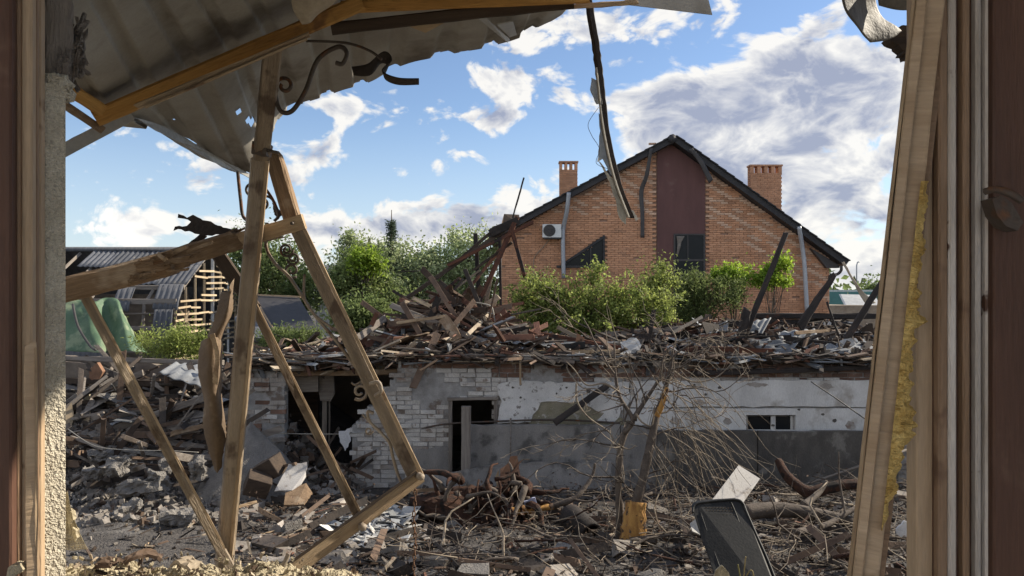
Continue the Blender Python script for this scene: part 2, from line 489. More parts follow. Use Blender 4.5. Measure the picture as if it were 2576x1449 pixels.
def tube_obj(name, pts, rad, m, parent=None, n=6, smooth=True, **kw):
    b = MB()
    b.tube(pts, rad, n)
    return b.build(name, m, parent, smooth=smooth, **kw)


def crom(ps, n):
    """Catmull-Rom through Vectors"""
    ps = [Vector(p) for p in ps]
    out = []
    for i in range(len(ps) - 1):
        a, b, c, d = ps[max(i - 1, 0)], ps[i], ps[i + 1], ps[min(i + 2, len(ps) - 1)]
        for k in range(n):
            t = k / n
            out.append(0.5 * ((2 * b) + (c - a) * t + (2 * a - 5 * b + 4 * c - d) * t * t + (3 * b - a - 3 * c + d) * t ** 3))
    out.append(ps[-1])
    return out


def jag(poly, step=14, amp=4, rn=RN):
    """torn outline: subdivide a photo-space polygon and shake it"""
    out = []
    n = len(poly)
    for i in range(n):
        a, b = poly[i], poly[(i + 1) % n]
        L = math.hypot(b[0] - a[0], b[1] - a[1])
        k = max(1, int(L / step))
        for j in range(k):
            t = j / k
            q = [a[c] + (b[c] - a[c]) * t for c in range(len(a))]
            if j:
                q[0] += rn.uniform(-amp, amp)
                q[1] += rn.uniform(-amp, amp)
            out.append(tuple(q))
    return out


def plate(name, poly, thick, m, parent=None, jagged=None, **kw):
    """sheet with real thickness from (u,v,y) corners"""
    if jagged:
        poly = jag(poly, *jagged)
    ps = [P(*q) for q in poly]
    c = sum(ps, Vector()) / len(ps)
    nrm = Vector()
    for i in range(len(ps)):
        nrm += (ps[i] - c).cross(ps[(i + 1) % len(ps)] - c)
    nrm.normalize()
    if nrm.y < 0:
        nrm = -nrm
    b = MB()
    b.prism(ps, nrm * thick)
    return b.build(name, m, parent, **kw)


def sheet(name, cols, n_s, n_t, m, parent=None, ribs=0.0, amp=0.0, thick=0.0, rough=0.0, square=True, seed=0, drop=None, **kw):
    """curved sheet through columns of (u,v,y) points; corrugation crests run along the columns"""
    g = [crom([P(*q) for q in c], n_s) for c in cols]
    rows = [crom([g[j][i] for j in range(len(g))], n_t) for i in range(len(g[0]))]
    ni, nj = len(rows), len(rows[0])
    A = np.array([[tuple(p) for p in r] for r in rows])
    du = np.gradient(A, axis=1)
    dv = np.gradient(A, axis=0)
    N = np.cross(du, dv)
    N /= np.linalg.norm(N, axis=2, keepdims=True) + 1e-9
    if amp:
        ph = np.arange(nj) / n_t * ribs * 2 * math.pi
        wv = np.sin(ph)
        if square:
            wv = np.clip((wv - .35) * 3.2, 0, 1)
        A = A + N * (wv * amp)[None, :, None]
    if rough:
        for i in range(ni):
            for j in range(nj):
                q = Vector(A[i, j]) * 3.1 + Vector((seed, 0, 0))
                A[i, j] += N[i, j] * rough * (mn.noise(q) + 0.5 * mn.noise(q * 2.7))
    vs = A.reshape(-1, 3)
    fs = []
    for i in range(ni - 1):
        for j in range(nj - 1):
            if drop and drop(i / (ni - 1), j / (nj - 1), vs[i * nj + j]):
                continue
            fs.append((i * nj + j, i * nj + j + 1, (i + 1) * nj + j + 1, (i + 1) * nj + j))
    o = mesh_obj(name, vs, fs, m, parent, smooth=True)
    if thick:
        md = o.modifiers.new('thickness', 'SOLIDIFY')
        md.thickness = thick
        md.offset = 0
    return tag(o, kw.get('label'), kw.get('cat'), kw.get('group'), kw.get('kind'))


def rrot(rn=RN, flat=0.0):
    """random rotation; flat>0 keeps the long axis near level"""
    a = rn.uniform(0, 2 * math.pi)
    b = rn.gauss(0, 1) * (0.25 if flat else 1.2)
    c = rn.gauss(0, 1) * (0.35 if flat else 1.5)
    return Matrix.Rotation(a, 3, 'Z') @ Matrix.Rotation(b, 3, 'Y') @ Matrix.Rotation(c, 3, 'X')


def leaf_mesh(centers, spread, n, size, seed, asp=0.55, droop=0.0, w8=None):
    """n diamond leaves round the given clump centres (numpy), returns verts, faces"""
    rg = np.random.default_rng(seed)
    C = np.asarray(centers, float)
    idx = rg.integers(0, len(C), n) if w8 is None else rg.choice(len(C), n, p=w8)
    sp = np.asarray(spread, float)
    pos = C[idx] + rg.normal(0, 1, (n, 3)) * (sp[idx][:, None] if sp.ndim else sp)
    d = rg.normal(0, 1, (n, 3))
    d[:, 2] -= droop
    d /= np.linalg.norm(d, axis=1, keepdims=True)
    e = np.cross(d, rg.normal(0, 1, (n, 3)))
    e /= np.linalg.norm(e, axis=1, keepdims=True) + 1e-9
    s = size * rg.uniform(0.45, 1.45, (n, 1))
    nn = np.cross(d, e) * s * 0.12
    V = np.stack([pos, pos + d * s * .5 + e * s * asp * .5 + nn, pos + d * s, pos + d * s * .5 - e * s * asp * .5 + nn], 1).reshape(-1, 3)
    Fc = (np.arange(n)[:, None] * 4 + np.arange(4)[None, :])
    return V, Fc.tolist()

# ------------------------------------------------------------------ the ground
def ground_z(x, y):
    z = 0.10 * max(0.0, 12.0 - y) if y < 12 else 0.0
    z = min(z, 1.0)
    k = 0.10 * mn.noise(Vector((x * .55, y * .55, 3))) + 0.05 * mn.noise(Vector((x * 1.9, y * 1.9, 7)))
    # grey rubble slope on the left, against the ruined shed
    if x < -3.0 and 9.5 < y < 20:
        k2 = min(1.0, (-3.0 - x) / 1.6)
        t = max(0.0, min(1.0, (y - 10.6) / 3.2))
        z += k2 * 1.25 * t * t * (3 - 2 * t) * max(0.0, min(1.0, (20 - y) / 3))
    # long low bank on the right, behind the fallen branches
    d = math.exp(-((x - 5.0) / 2.6) ** 2 - ((y - 10.8) / 1.2) ** 2)
    z += 0.18 * d
    return z + k * (1 if y < 30 else 0)


def make_ground():
    xs = np.concatenate([np.linspace(-400, -24, 12), np.linspace(-20, -9, 14), np.linspace(-8.6, 8.6, 130), np.linspace(9, 20, 14), np.linspace(24, 400, 12)])
    ys = np.concatenate([np.linspace(-60, 2.0, 8), np.linspace(3.0, 15, 110), np.linspace(15.5, 36, 22), np.linspace(40, 900, 16)])
    vs, fs = [], []
    for y in ys:
        for x in xs:
            z = ground_z(x, y)
            if abs(x) < 9 and 3 < y < 14:
                z += 0.030 * mn.noise(Vector((x * 6, y * 6, 1)))
            vs.append((x, y, z))
    n = len(xs)
    for i in range(len(ys) - 1):
        for j in range(n - 1):
            fs.append((i * n + j, i * n + j + 1, (i + 1) * n + j + 1, (i + 1) * n + j))
    o = mesh_obj('ground', vs, fs, 'ground', origin=(0, 0, 0), smooth=True)
    tag(o, 'dark churned earth of the yard strewn with debris', None, None, 'structure')


make_ground()

# ------------------------------------------------------------------ the house we look out of
YI, YO = 1.25, 1.50        # inner and outer face of the wall


def make_own_house():
    xl, xr = P(110, 0, 1.30).x, P(2350, 0, 1.36).x
    xl2 = P(165, 0, 1.326).x
    xo = P(165, 0, YO).x - .02
    # room
    b = MB()
    b.box((-2.6, -3.6, 1.45), (2.8, YI - .02, 1.6))
    tag(b.build('room_floor', 'room_bounce_plaster'), None, None, None, 'structure')
    b = MB()
    b.box((-2.75, -0.9, 4.25), (2.95, YI - .02, 4.40))  # stops short so sky light reaches the frames from behind
    tag(b.build('room_ceiling', 'room_bounce_plaster'), None, None, None, 'structure')
    b = MB()
    b.box((-2.75, -3.6, 1.6), (-2.6, YI - .02, 4.25))
    tag(b.build('room_wall_left', 'room_bounce_plaster'), None, None, None, 'structure')
    b = MB()
    b.box((2.8, -3.6, 1.6), (2.95, YI - .02, 4.25))
    tag(b.build('room_wall_right', 'room_bounce_plaster'), None, None, None, 'structure')
    # low back wall; unseen end left open to light the window frames
    b = MB()
    b.box((-2.75, -3.75, 1.6), (2.95, -3.6, 2.3))
    tag(b.build('room_wall_back', 'room_bounce_plaster'), None, None, None, 'structure')
    # window wall: left pier (splayed stucco reveal), right pier, breast below, lintel above
    w = root('house_wall', (0, 1.3, 0), 'cream stucco window wall we look out through', 'wall')
    b = MB()
    zt = 3.565
    foot = [(xl - .03, YI), (xl - .002, 1.302), (xl2, 1.326), (xo, YO), (-7.0, YO), (-7.0, YI)]
    b.prism([Vector((x, y, 0.3)) for x, y in foot], Vector((0, 0, zt - 0.3)))
    b.build('pier', 'stucco', w)
    b = MB()
    foot = [(xl - .10, YI), (xl - .09, 1.33), (-7.0, 1.40), (-7.0, YI)]
    b.prism([Vector((x, y, zt)) for x, y in foot], Vector((0, 0, 1.5)))
    b.build('upper_pier', 'room_bounce_plaster', w)
    b = MB()
    b.box((xr + .12, YI, 0.3), (7.0, YO, 5.1))
    b.build('pier', 'stucco', w)
    b = MB()
    b.box((xl - .01, YI, 0.3), (xr + .12, 1.43, 2.65))
    b.build('breast_wall', 'stucco', w)
    b = MB()
    b.box((xl - .05, YI, 4.02), (xr + .12, YO, 5.1))
    b.build('lintel', 'stucco', w)
    b = MB()
    b.box((-3.2, YI, 4.27), (3.4, 2.06, 4.36))
    b.build('shade_board', 'timber_dark', w)  # unseen board added above the window to shade the upper stucco
    # broken stucco crumbs where the upper render has come off
    b = MB()
    for i in range(30):
        x = xl + (xl2 - xl) * RN.random() * 1.05
        y = 1.30 + (x - xl) / (xl2 - xl) * .026
        b.obox(Vector((x, y + .012, zt + RN.uniform(-.015, .012))), rrot(), Vector((1, .8, .9)) * RN.uniform(.006, .020), jit=.4)
    tag(b.build('broken_render', 'stucco', w), kind='stuff')
    # weathered timber of the wall frame, laid bare above the broken render
    t = root('timber_stud', P(140, 210, 1.36), 'weathered grey timber stud laid bare above the broken stucco at left', 'timber')
    vbeam('stud', (142, 222, 1.37), (146, -60, 1.37), 64, 'timber_grey', t, depth=.09, seg=10, wob=.004, ragged=.35)
    b = MB()
    for k in range(26):
        u = RN.uniform(112, 176)
        v = 205 + RN.uniform(-20, 14)
        p = P(u, v, 1.34 + RN.uniform(-.01, .01))
        b.plank(p, p + Vector((RN.uniform(-.008, .008), RN.uniform(-.01, .01), RN.uniform(.02, .07))), RN.uniform(.004, .011), .006, seg=2, ragged=.4)
    tag(b.build('splinters', 'timber_grey', t), kind='stuff')
    s = root('split_bracket', P(185, 190, 1.42), 'splintered grey bracket stub beside the bare timber stud', 'timber')
    vbeam('stub', (172, 200, 1.42), (205, 75, 1.46), 30, 'timber_grey', s, depth=.03, seg=7, wob=.006, ragged=.7)
    b = MB()
    for k in range(30):
        a = P(RN.uniform(172, 205), RN.uniform(80, 195), 1.41 + RN.uniform(0, .03))
        b.plank(a, a + Vector((RN.uniform(-.01, .014), RN.uniform(-.01, .02), RN.uniform(-.03, .05))), .006, .005, seg=2, ragged=.5)
    tag(b.build('splinters', 'timber_grey', s), kind='stuff')

    # ---- left window frame
    fl = root('window_frame', P(60, 740, 1.2), 'brown wooden window frame standing along the left edge', 'window frame')
    z0, z1 = 2.62, 4.05

    def vbox(name, u0, u1, y0, y1, m, par, za=z0, zb=z1, bev=.003):
        b = MB()
        xa, xb = P(u0, 0, y0).x, P(u1, 0, y0).x
        c = bev
        poly = [Vector((x, y, za)) for x, y in ((xa + c, y0), (xb - c, y0), (xb, y0 + c), (xb, y1), (xa, y1), (xa, y0 + c))]
        b.prism(poly, Vector((0, 0, zb - za)))
        return b.build(name, m, par)

    vbox('wall_trim', -160, 27, 1.243, 1.258, 'frame_dark', fl)
    vbox('frame_stile', -20, 49, 1.259, 1.270, 'frame_wood', fl)
    vbox('groove', 20, 62, 1.270, 1.274, 'frame_dark', fl)
    vbox('bead', 20, 79, 1.266, 1.278, 'frame_tan', fl)
    vbox('bead', 20, 92, 1.279, 1.286, 'frame_wood', fl)
    vbox('sash_edge', 20, 101, 1.287, 1.300, 'frame_tan', fl)
    sl_ = root('broken_trim', P(78, 1449, 1.235), 'broken tan trim slat standing against the left window frame', 'trim')
    vbeam('slat', (80, 1500, 1.235), (76, 868, 1.235), 26, 'frame_tan', sl_, depth=.012, seg=8, ragged=.4, wob=.0012)
    vbeam('edge_strip', (93, 1500, 1.237), (90, 876, 1.237), 6, 'timber_pale', sl_, depth=.010, seg=6, ragged=.6, wob=.0008)

    # ---- right window frame
    fr = root('window_frame', P(2420, 740, 1.3), 'dark brown grooved window frame with chipped paint along the right edge', 'window frame')
    vbox('outer_stile', 2306, 2500, 1.292, 1.325, 'frame_tan', fr)
    vbox('groove', 2350, 2500, 1.286, 1.292, 'frame_dark', fr)
    vbox('bead', 2362, 2386, 1.270, 1.286, 'frame_wood', fr)
    vbox('chipped_bead', 2388, 2408, 1.266, 1.284, 'chipped_paint', fr)
    vbox('groove', 2406, 2500, 1.280, 1.2855, 'frame_dark', fr)
    vbox('bead', 2424, 2442, 1.264, 1.279, 'frame_wood', fr)
    vbox('chipped_bead', 2456, 2471, 1.262, 1.276, 'chipped_paint', fr)
    vbox('groove', 2440, 2520, 1.276, 1.2795, 'frame_dark', fr)
    vbox('chipped_bead', 2481, 2499, 1.258, 1.272, 'chipped_paint', fr)
    vbox('groove', 2470, 2520, 1.272, 1.2755, 'frame_dark', fr)
    vbox('sash_face', 2500, 2760, 1.243, 1.270, 'frame_dark', fr)
    hd = root('window_handle', P(2530, 520, 1.2), 'dark metal window handle on the right frame', 'handle')
    tube_obj('lever', crom([P(2478, 482, 1.18), P(2505, 476, 1.165), P(2540, 486, 1.15), P(2570, 505, 1.15)], 6), .006, 'iron', hd)
    b = MB()
    pl = [(2496, 500), (2520, 492), (2545, 510), (2575, 560), (2560, 580), (2530, 568), (2508, 540)]
    b.prism([P(u, v, 1.20) for u, v in pl], Vector((0, .03, 0)))
    b.build('plate', 'iron', hd)

    # ---- leaning broken sash board with foam
    lb = root('leaning_sash_board', P(2165, 1449, 1.40), 'tan window board leaning across the right side with yellow foam on its edge', 'board')
    a0, a1 = (2166, 1520, 1.272), (2345, -60, 1.272)

    def lerp(v):
        t = (1520 - v) / 1580
        return 2166 + (2345 - 2166) * t

    vbeam('board', a0, a1, 66, 'frame_tan', lb, depth=.03, seg=10, wob=.0012, ch=.08)
    vbeam('front_bead', (lerp(1520) - 16, 1520, 1.252), (lerp(-60) - 20, -60, 1.252), 24, 'frame_tan', lb, depth=.016, seg=8, wob=.0008)
    vbeam('side_bead', (lerp(1520) - 38, 1520, 1.262), (lerp(-60) - 40, -60, 1.262), 9, 'timber_pale', lb, depth=.02, seg=8, wob=.0008)
    vbeam('rear_strip', (lerp(1520) + 40, 1520, 1.28), (lerp(-60) + 42, -60, 1.28), 20, 'frame_wood', lb, depth=.015, seg=8, wob=.001)
    edge = [(470, 14), (560, 18), (640, 22), (700, 18), (760, 26), (810, 34), (860, 20), (960, 26), (1030, 32), (1060, 44), (1090, 46), (1130, 28), (1190, 20), (1240, 24), (1262, 9), (1300, 12), (1330, 3)]
    vs, fs = [], []
    n = 190
    for i in range(n):
        v = 455 + (1335 - 455) * i / (n - 1)
        fw0 = np.interp(v, [e[0] for e in edge], [e[1] for e in edge])
        u0 = lerp(v) + 30
        for j in range(7):
            a = math.pi * j / 6
            lump = 1 + .55 * mn.noise(Vector((v * .045, a * .9, 3))) + .30 * mn.noise(Vector((v * .16, a * 2.2, 7)))
            q = P(u0 + 1.2 * fw0 * lump * math.sin(a), v, 1.262 - .022 * lump * math.cos(a))
            vs.append(q)
    for i in range(n - 1):
        for j in range(6):
            fs.append((i * 7 + j, i * 7 + j + 1, i * 7 + j + 8, i * 7 + j + 7))
    tag(mesh_obj('foam_seam', vs, fs, 'foam_yellow', lb, smooth=False), 'crumbling yellow mounting foam')

    # ---- sill with torn insulation
    b = MB()
    b.box((xl - .04, YI - .03, 2.655), (P(890, 0, 1.4).x, 1.44, 2.672))
    b.build('window_sill', 'timber_brown', w)
    rn = random.Random(5)
    vs, fs = [], []
    nu, ny = 260, 60
    for j in range(ny):
        y = 1.21 + .225 * j / (ny - 1)
        for i in range(nu):
            u = 100 + 810 * i / (nu - 1)
            x = P(u, 0, y).x
            env = max(0.0, min(1, (905 - u) / 160)) ** .6
            h_ = .017 + .016 * mn.noise(Vector((x * 14, y * 14, 2))) + .009 * mn.noise(Vector((x * 45, y * 45, 5))) + .005 * mn.noise(Vector((x * 130, y * 130, 8)))
            vs.append((x, y, 2.668 + max(0.0, h_) * env))
    for j in range(ny - 1):
        for i in range(nu - 1):
            fs.append((j * nu + i, j * nu + i + 1, (j + 1) * nu + i + 1, (j + 1) * nu + i))
    tag(mesh_obj('insulation_dust', vs, fs, 'wool_yellow'), 'layer of straw coloured insulation dust along the window sill', 'insulation', None, 'stuff')
    st = MB()
    for i in range(1500):
        u = rn.uniform(100, 900)
        y = rn.uniform(1.20, 1.43)
        x = P(u, 0, y).x
        env = max(0.0, min(1, (900 - u) / 200)) ** .5
        top = 0.036 * env 
        z = 2.676 + top * rn.random()
        s = .0008 + .006 * rn.random() ** 2.5
        st.obox(Vector((x, y, z)), rrot(rn), Vector((s * rn.uniform(1, 3.0), s, s * .6)), mi=rn.choice((0, 0, 1, 1, 2)), jit=.4, rn=rn)
    st.build('insulation_crumbs', ['wool_yellow', 'debris_pale', 'debris_wood'], kind='stuff', label='torn yellow insulation crumbs and dust lying on the window sill', cat='insulation')
    for i, (u, v, s, lab) in enumerate([(360, 1405, 40, 'largest curled shred of brown bark-like insulation on the sill'), (275, 1415, 26, 'small brown shred of insulation lying on the sill left of the larger one'),
                                        (470, 1420, 34, 'tan shred of insulation on the sill by the foot of the main post')]):
        c = P(u, v + 12, 1.38)
        vs, fs = [], []
        for a in range(9):
            for k in range(5):
                an = a / 8 * 2.4 - 1.2
                q = Vector((math.sin(an) * .022 * s / 30, (k - 2) * .008, math.cos(an) * .011 * s / 30))
                q += Vector((rn.uniform(-1, 1), rn.uniform(-1, 1), rn.uniform(-1, 1))) * .0035
                vs.append(c + Matrix.Rotation(i * 1.1 + .4, 3, 'Z') @ q)
        for a in range(8):
            for k in range(4):
                fs.append((a * 5 + k, a * 5 + k + 1, a * 5 + k + 6, a * 5 + k + 5))
        o = mesh_obj('insulation_shred', vs, fs, 'debris_pale' if i == 2 else 'debris_wood')
        md = o.modifiers.new('thickness', 'SOLIDIFY')
        md.thickness = .006
        tag(o, lab, 'insulation', 'insulation shreds on the sill')
    o = plate('wool_tuft', [(20, 1428, 1.22), (50, 1418, 1.22), (58, 1434, 1.22), (34, 1452, 1.22), (16, 1450, 1.22)], .02, 'wool_yellow', jagged=(8, 4))
    tag(o, 'tuft of yellow wool at the very bottom left corner', 'insulation')

    # ---- torn plaster mesh at the foot of the reveal
    ms = MB()
    for i in range(17):
        t = i / 16
        a = [P(166 + t * (4 + 50 * s ** 1.6), 1232 + 150 * s, 1.47 + .02 * s) for s in np.linspace(0.05, 1, 10)]
        ms.tube(a, .0007, 4)
    for k in range(30):
        s = .04 + .96 * k / 29
        a = [P(166 + t * (4 + 50 * s ** 1.6), 1232 + 150 * s + 2 * math.sin(t * 5), 1.47 + .02 * s) for t in np.linspace(0, 1, 8)]
        ms.tube(a, .0007, 4)
    ms.build('plaster_mesh', 'wool_yellow', label='torn glass fibre plaster mesh curling out at the foot of the stucco reveal', cat='mesh')
    for u, v in ((176, 1300), (186, 1345)):
        o = plate('foam_lump', [(u - 4, v - 18, 1.475), (u + 5, v - 10, 1.475), (u + 8, v + 8, 1.475), (u + 1, v + 18, 1.475), (u - 6, v + 4, 1.475)], .012, 'wool_yellow', jagged=(7, 3))
        tag(o, 'yellow foam lump caught in the torn plaster mesh, ' + ('upper one' if v == 1300 else 'lower one'), 'foam', 'foam lumps in the plaster mesh')


make_own_house()

# ------------------------------------------------------------------ wrecked porch
def spiral(c, r0, r1, a0, turns, n=26):
    """flat scroll in photo space round c=(u,v,y)"""
    out = []
    for i in range(n):
        t = i / (n - 1)
        r = r0 + (r1 - r0) * t
        a = a0 + turns * 2 * math.pi * t
        out.append(P(c[0] + r * math.cos(a), c[1] + r * math.sin(a), c[2]))
    return out


def make_porch():
    cols = [[(100, 60, 1.75), (240, 292, 2.75), (325, 290, 2.90)],
            [(220, -60, 1.80), (380, 232, 2.82), (480, 362, 3.60)],
            [(340, -120, 1.85), (520, 168, 2.90), (640, 440, 4.10)],
            [(460, -180, 1.90), (640, 116, 2.98), (700, 300, 4.10)],
            [(580, -220, 1.95), (760, 66, 3.04), (800, 248, 4.05)],
            [(720, -260, 2.00), (880, 12, 3.10), (905, 214, 4.0)],
            [(900, -300, 2.10), (1040, -8, 3.14), (1012, 164, 4.0)],
            [(1080, -300, 2.10), (1200, -14, 3.16), (1180, 128, 4.0)],
            [(1250, -250, 2.10), (1340, -20, 3.16), (1302, 96, 3.95)],
            [(1400, -200, 2.10), (1450, -30, 3.16), (1428, 26, 3.8)]]
    rn = random.Random(3)
    holes = [(594, 276, 8), (628, 302, 13), (905, 172, 12), (432, 300, 3), (480, 145, 5)]

    def drop(s, t, p):
        dx, dy, dz = p[0], p[1], p[2] - H
        u, v = CX + F * dx / dy, HV - F * dz / dy
        if any((u - a) ** 2 / r ** 2 + (v - b) ** 2 / (r * .8) ** 2 < 1 for a, b, r in holes):
            return True
        return s > .97 and mn.noise(Vector((t * 45, 0, 4))) > .15

    sheet('porch_roof_sheet', cols, 30, 26, 'zinc', ribs=1.25, amp=.020, rough=.016, thick=.003, drop=drop,
          label='torn corrugated metal porch roof sheet hanging from the upper left', cat='roof sheet')
    # bent lower flap, lighter edge fold
    plate('folded_edge', [(330, 294, 2.92), (420, 318, 3.2), (520, 378, 3.66), (634, 440, 4.06), (630, 449, 4.05), (510, 398, 3.62), (410, 336, 3.15)], .004, 'zinc_light',
          label='bright folded lip along the lower edge of the porch roof sheet', cat='metal strip', jagged=(18, 2))
    plate('bent_sheet_flap', [(1204, 46, 3.2), (1222, 44, 3.2), (1282, 98, 3.85), (1276, 106, 3.85)], .004, 'zinc_light', label='pale bent sliver under the torn roof sheet', cat='metal strip')
    plate('bent_sheet_flap', [(1250, 60, 3.24), (1290, 52, 3.22), (1300, 86, 3.85), (1282, 92, 3.85)], .004, 'zinc_light', label='broad pale flap beside the bent sliver under the roof sheet', cat='metal strip')
    plate('ply_scrap', [(1022, 64, 3.02), (1132, 50, 3.02), (1070, 83, 3.04)], .008, 'timber_pale', label='triangular scrap of pale board tucked under the dark porch beam', cat='board')

    # rafters
    r = root('rafter', P(560, 170, 2.6), 'orange timber rafter rising across the upper left under the roof sheet', 'rafter')
    vbeam('side_face', (243, 297, 2.58), (905, 8, 2.80), 40, 'timber_new', r, depth=.10, seg=10, wob=.0015)
    vbeam('cover_strip', (345, 268, 2.50), (776, 88, 2.68), 14, 'timber_pale', r, depth=.02, seg=8, wob=.0015, ragged=.5)
    vbeam('cover_strip', (366, 270, 2.49), (772, 98, 2.67), 6, 'timber_pale', r, depth=.015, seg=8, wob=.0012, ragged=.5)
    r = root('rafter', P(1200, 5, 2.9), 'orange timber purlin running along the top edge of the view', 'rafter')
    vbeam('purlin', (860, 18, 2.86), (1480, -8, 2.95), 30, 'timber_new', r, depth=.06, seg=8, wob=.0012)
    r = root('rafter', P(1140, 42, 2.95), 'dark beam under the orange purlin at the top', 'rafter')
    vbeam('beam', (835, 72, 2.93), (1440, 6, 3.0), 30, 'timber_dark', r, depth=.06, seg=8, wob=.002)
    r = root('rafter', P(210, 250, 2.5), 'short orange timber butting the lower end of the rising rafter', 'rafter')
    vbeam('stub', (120, 190, 2.3), (252, 274, 2.55), 34, 'timber_new', r, depth=.05, seg=5, wob=.0015)
    r = root('rafter', P(200, 300, 2.5), 'thin brown timber below the short orange stub at left', 'rafter')
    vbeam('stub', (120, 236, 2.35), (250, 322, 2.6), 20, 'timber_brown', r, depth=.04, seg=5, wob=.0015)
    r = root('flashing_strip', P(250, 340, 2.6), 'grey metal strip running down to the left reveal below the rafter', 'metal strip')
    vbeam('strip', (120, 400, 2.5), (330, 288, 2.75), 30, 'zinc', r, depth=.004, seg=6, wob=.002)
    vbeam('pale_board', (1385, 22, 3.02), (1600, 4, 3.05), 12, 'timber_pale', None, depth=.03, seg=5, ragged=.5, label='thin pale board sticking out past the dark beam at the top', cat='board')
    plate('sheet_scrap', [(1570, -6, 3.1), (1782, -2, 3.15), (1792, 37, 3.15), (1580, 12, 3.1)], .004, 'zinc', label='narrow metal sheet scrap along the top edge right of the hanging gutter', cat='metal strip')
    # bolts on the rafter
    # torn cream lining at the top
    sheet('torn_lining', [[(732, -30, 2.55), (736, 20, 2.6), (760, 62, 2.66)], [(780, -40, 2.55), (778, 20, 2.6), (782, 58, 2.66)], [(870, -40, 2.6), (850, 0, 2.62), (800, 40, 2.68)]], 8, 8, 'cream_cloth', rough=.02, thick=.004,
          label='torn cream lining hanging over the rafter at the top', cat='lining')

    # upright post and its leaning mates
    p = root('porch_post', P(565, 1405, 3.4), 'tall tan porch post standing nearly upright at left centre', 'post')
    d = (P(565, 1405, 3.4) - P(655, 400, 3.3)).normalized()
    foot = P(565, 1405, 3.4) + d * 1.15
    beam('shaft', P(655, 400, 3.3), foot, px(42, 3.36), px(42, 3.36), 'painted_post', p, seg=10, wob=.002, roll=-.10)
    beam('upper_shaft', P(688, 112, 2.88), P(656, 405, 3.3), px(42, 3.1), px(36, 3.1), 'painted_post', p, seg=6, wob=.003, roll=-.05)
    beam('edge_tone_strip', P(673, 405, 3.28), foot + Vector((.032, -.028, 0)), px(9, 3.36), px(9, 3.36), 'timber_pale', p, seg=8, wob=.001)  # sunlight on the post's right edge put into a pale strip
    beam('joint_plate', P(640, 372, 3.25), P(678, 378, 3.25), .055, .07, 'iron', p, seg=3, wob=.006)
    tube_obj('bolt', [P(672, 378, 3.22), P(700, 384, 3.2)], .007, 'iron', p)

    p = root('leaning_post', P(1050, 1195, 3.3), 'tan porch post leaning from the top of the upright one down to the right', 'post')
    vbeam('upper_shaft', (688, 392, 3.5), (740, 562, 3.45), 40, 'timber_brown', p, seg=5, wob=.002, roll=.2)
    vbeam('shaft', (735, 552, 3.45), (1046, 1205, 3.3), 34, 'painted_post', p, seg=10, wob=.0015)
    vbeam('edge_tone_strip', (754, 552, 3.40), (1064, 1200, 3.25), 9, 'timber_pale', p, depth=.02, seg=8, wob=.001)  # sunlit right edge carried by a paler strip
    tube_obj('clamp', crom([P(930, 966, 3.27), P(952, 962, 3.26), P(958, 984, 3.27), P(944, 996, 3.3)], 5), .009, 'iron_tan', p)

    c = root('fallen_crossbeam', P(165, 740, 3.3), 'heavy cracked brown crossbeam sloping across the left, caught on the posts', 'beam')
    vbeam('lower_length', (90, 748, 3.15), (430, 662, 3.3), 62, 'timber_brown', c, depth=.10, seg=8, wob=.003, ragged=.5)
    vbeam('middle_length', (395, 664, 3.33), (615, 598, 3.42), 50, 'timber_brown', c, depth=.10, seg=7, wob=.004, ragged=.7)
    vbeam('upper_length', (590, 608, 3.385), (765, 557, 3.375), 38, 'timber_pale', c, depth=.035, seg=6, wob=.0015)
    b = MB()
    rn2 = random.Random(9)
    for k in range(30):
        a = (rn2.uniform(250, 470), 0, 3.24)
        v = 748 - (a[0] - 90) * .253 + rn2.uniform(-24, 24)
        q0 = P(a[0], v, 3.22)
        q1 = P(a[0] + rn2.uniform(30, 80), v - rn2.uniform(4, 26), 3.21)
        b.plank(q0, q1, rn2.uniform(.008, .024), .008, seg=2, ragged=.6)
    tag(b.build('splinters', 'timber_brown', c), kind='stuff')
    vbeam('splinter_peg', (398, 640, 3.2), (415, 652, 3.18), 9, 'timber_pale', c, seg=2)
    tube_obj('bolt', [P(734, 562, 3.37), P(735, 562, 3.34)], .009, 'iron', c)

    p = root('slim_post', P(555, 1380, 3.2), 'slim tan leg sloping from the crossbeam down to the upright post', 'post')
    a, e = P(216, 750, 3.22), P(556, 1385, 3.3)
    beam('shaft', a, e + (e - a).normalized() * .5, px(24, 3.25), px(24, 3.25), 'painted_post', p, seg=8, wob=.0015)
    beam('edge_tone_strip', P(228, 748, 3.19), P(566, 1380, 3.27), px(6, 3.2), px(10, 3.2), 'timber_pale', p, seg=8, wob=.001)  # pale colour stands in for sun along this edge
    p = root('slim_post', P(910, 1310, 3.3), 'slim tan leg running behind the upright post down to the bottom rail', 'post')
    vbeam('upper_shaft', (548, 638, 3.62), (640, 775, 3.6), 34, 'timber_dark', p, seg=4, wob=.003)
    vbeam('shaft', (634, 762, 3.55), (908, 1312, 3.32), 22, 'painted_post', p, seg=8, wob=.0015)
    vbeam('edge_tone_strip', (644, 764, 3.52), (916, 1308, 3.30), 6, 'timber_pale', p, depth=.018, seg=8, wob=.001)  # lit edge imitated by a paler strip
    p = root('bottom_rail', P(1055, 1195, 3.25), 'tan bottom rail sloping down left from the foot of the leaning post', 'rail')
    a, e = P(1056, 1198, 3.28), P(742, 1432, 3.0)
    beam('rail', a, e + (e - a).normalized() * .4, px(36, 3.2), .05, 'timber_pale', p, seg=8, wob=.0015)  # paler wood stands in for sunlight on the broad face
    beam('edge_tone_strip', P(1046, 1188, 3.24), P(728, 1418, 2.96), px(7, 3.2), .03, 'timber_dark', p, seg=8, wob=.001)
    tube_obj('bolt', [P(1052, 1196, 3.25), P(1060, 1200, 3.19)], .016, 'iron_tan', p)
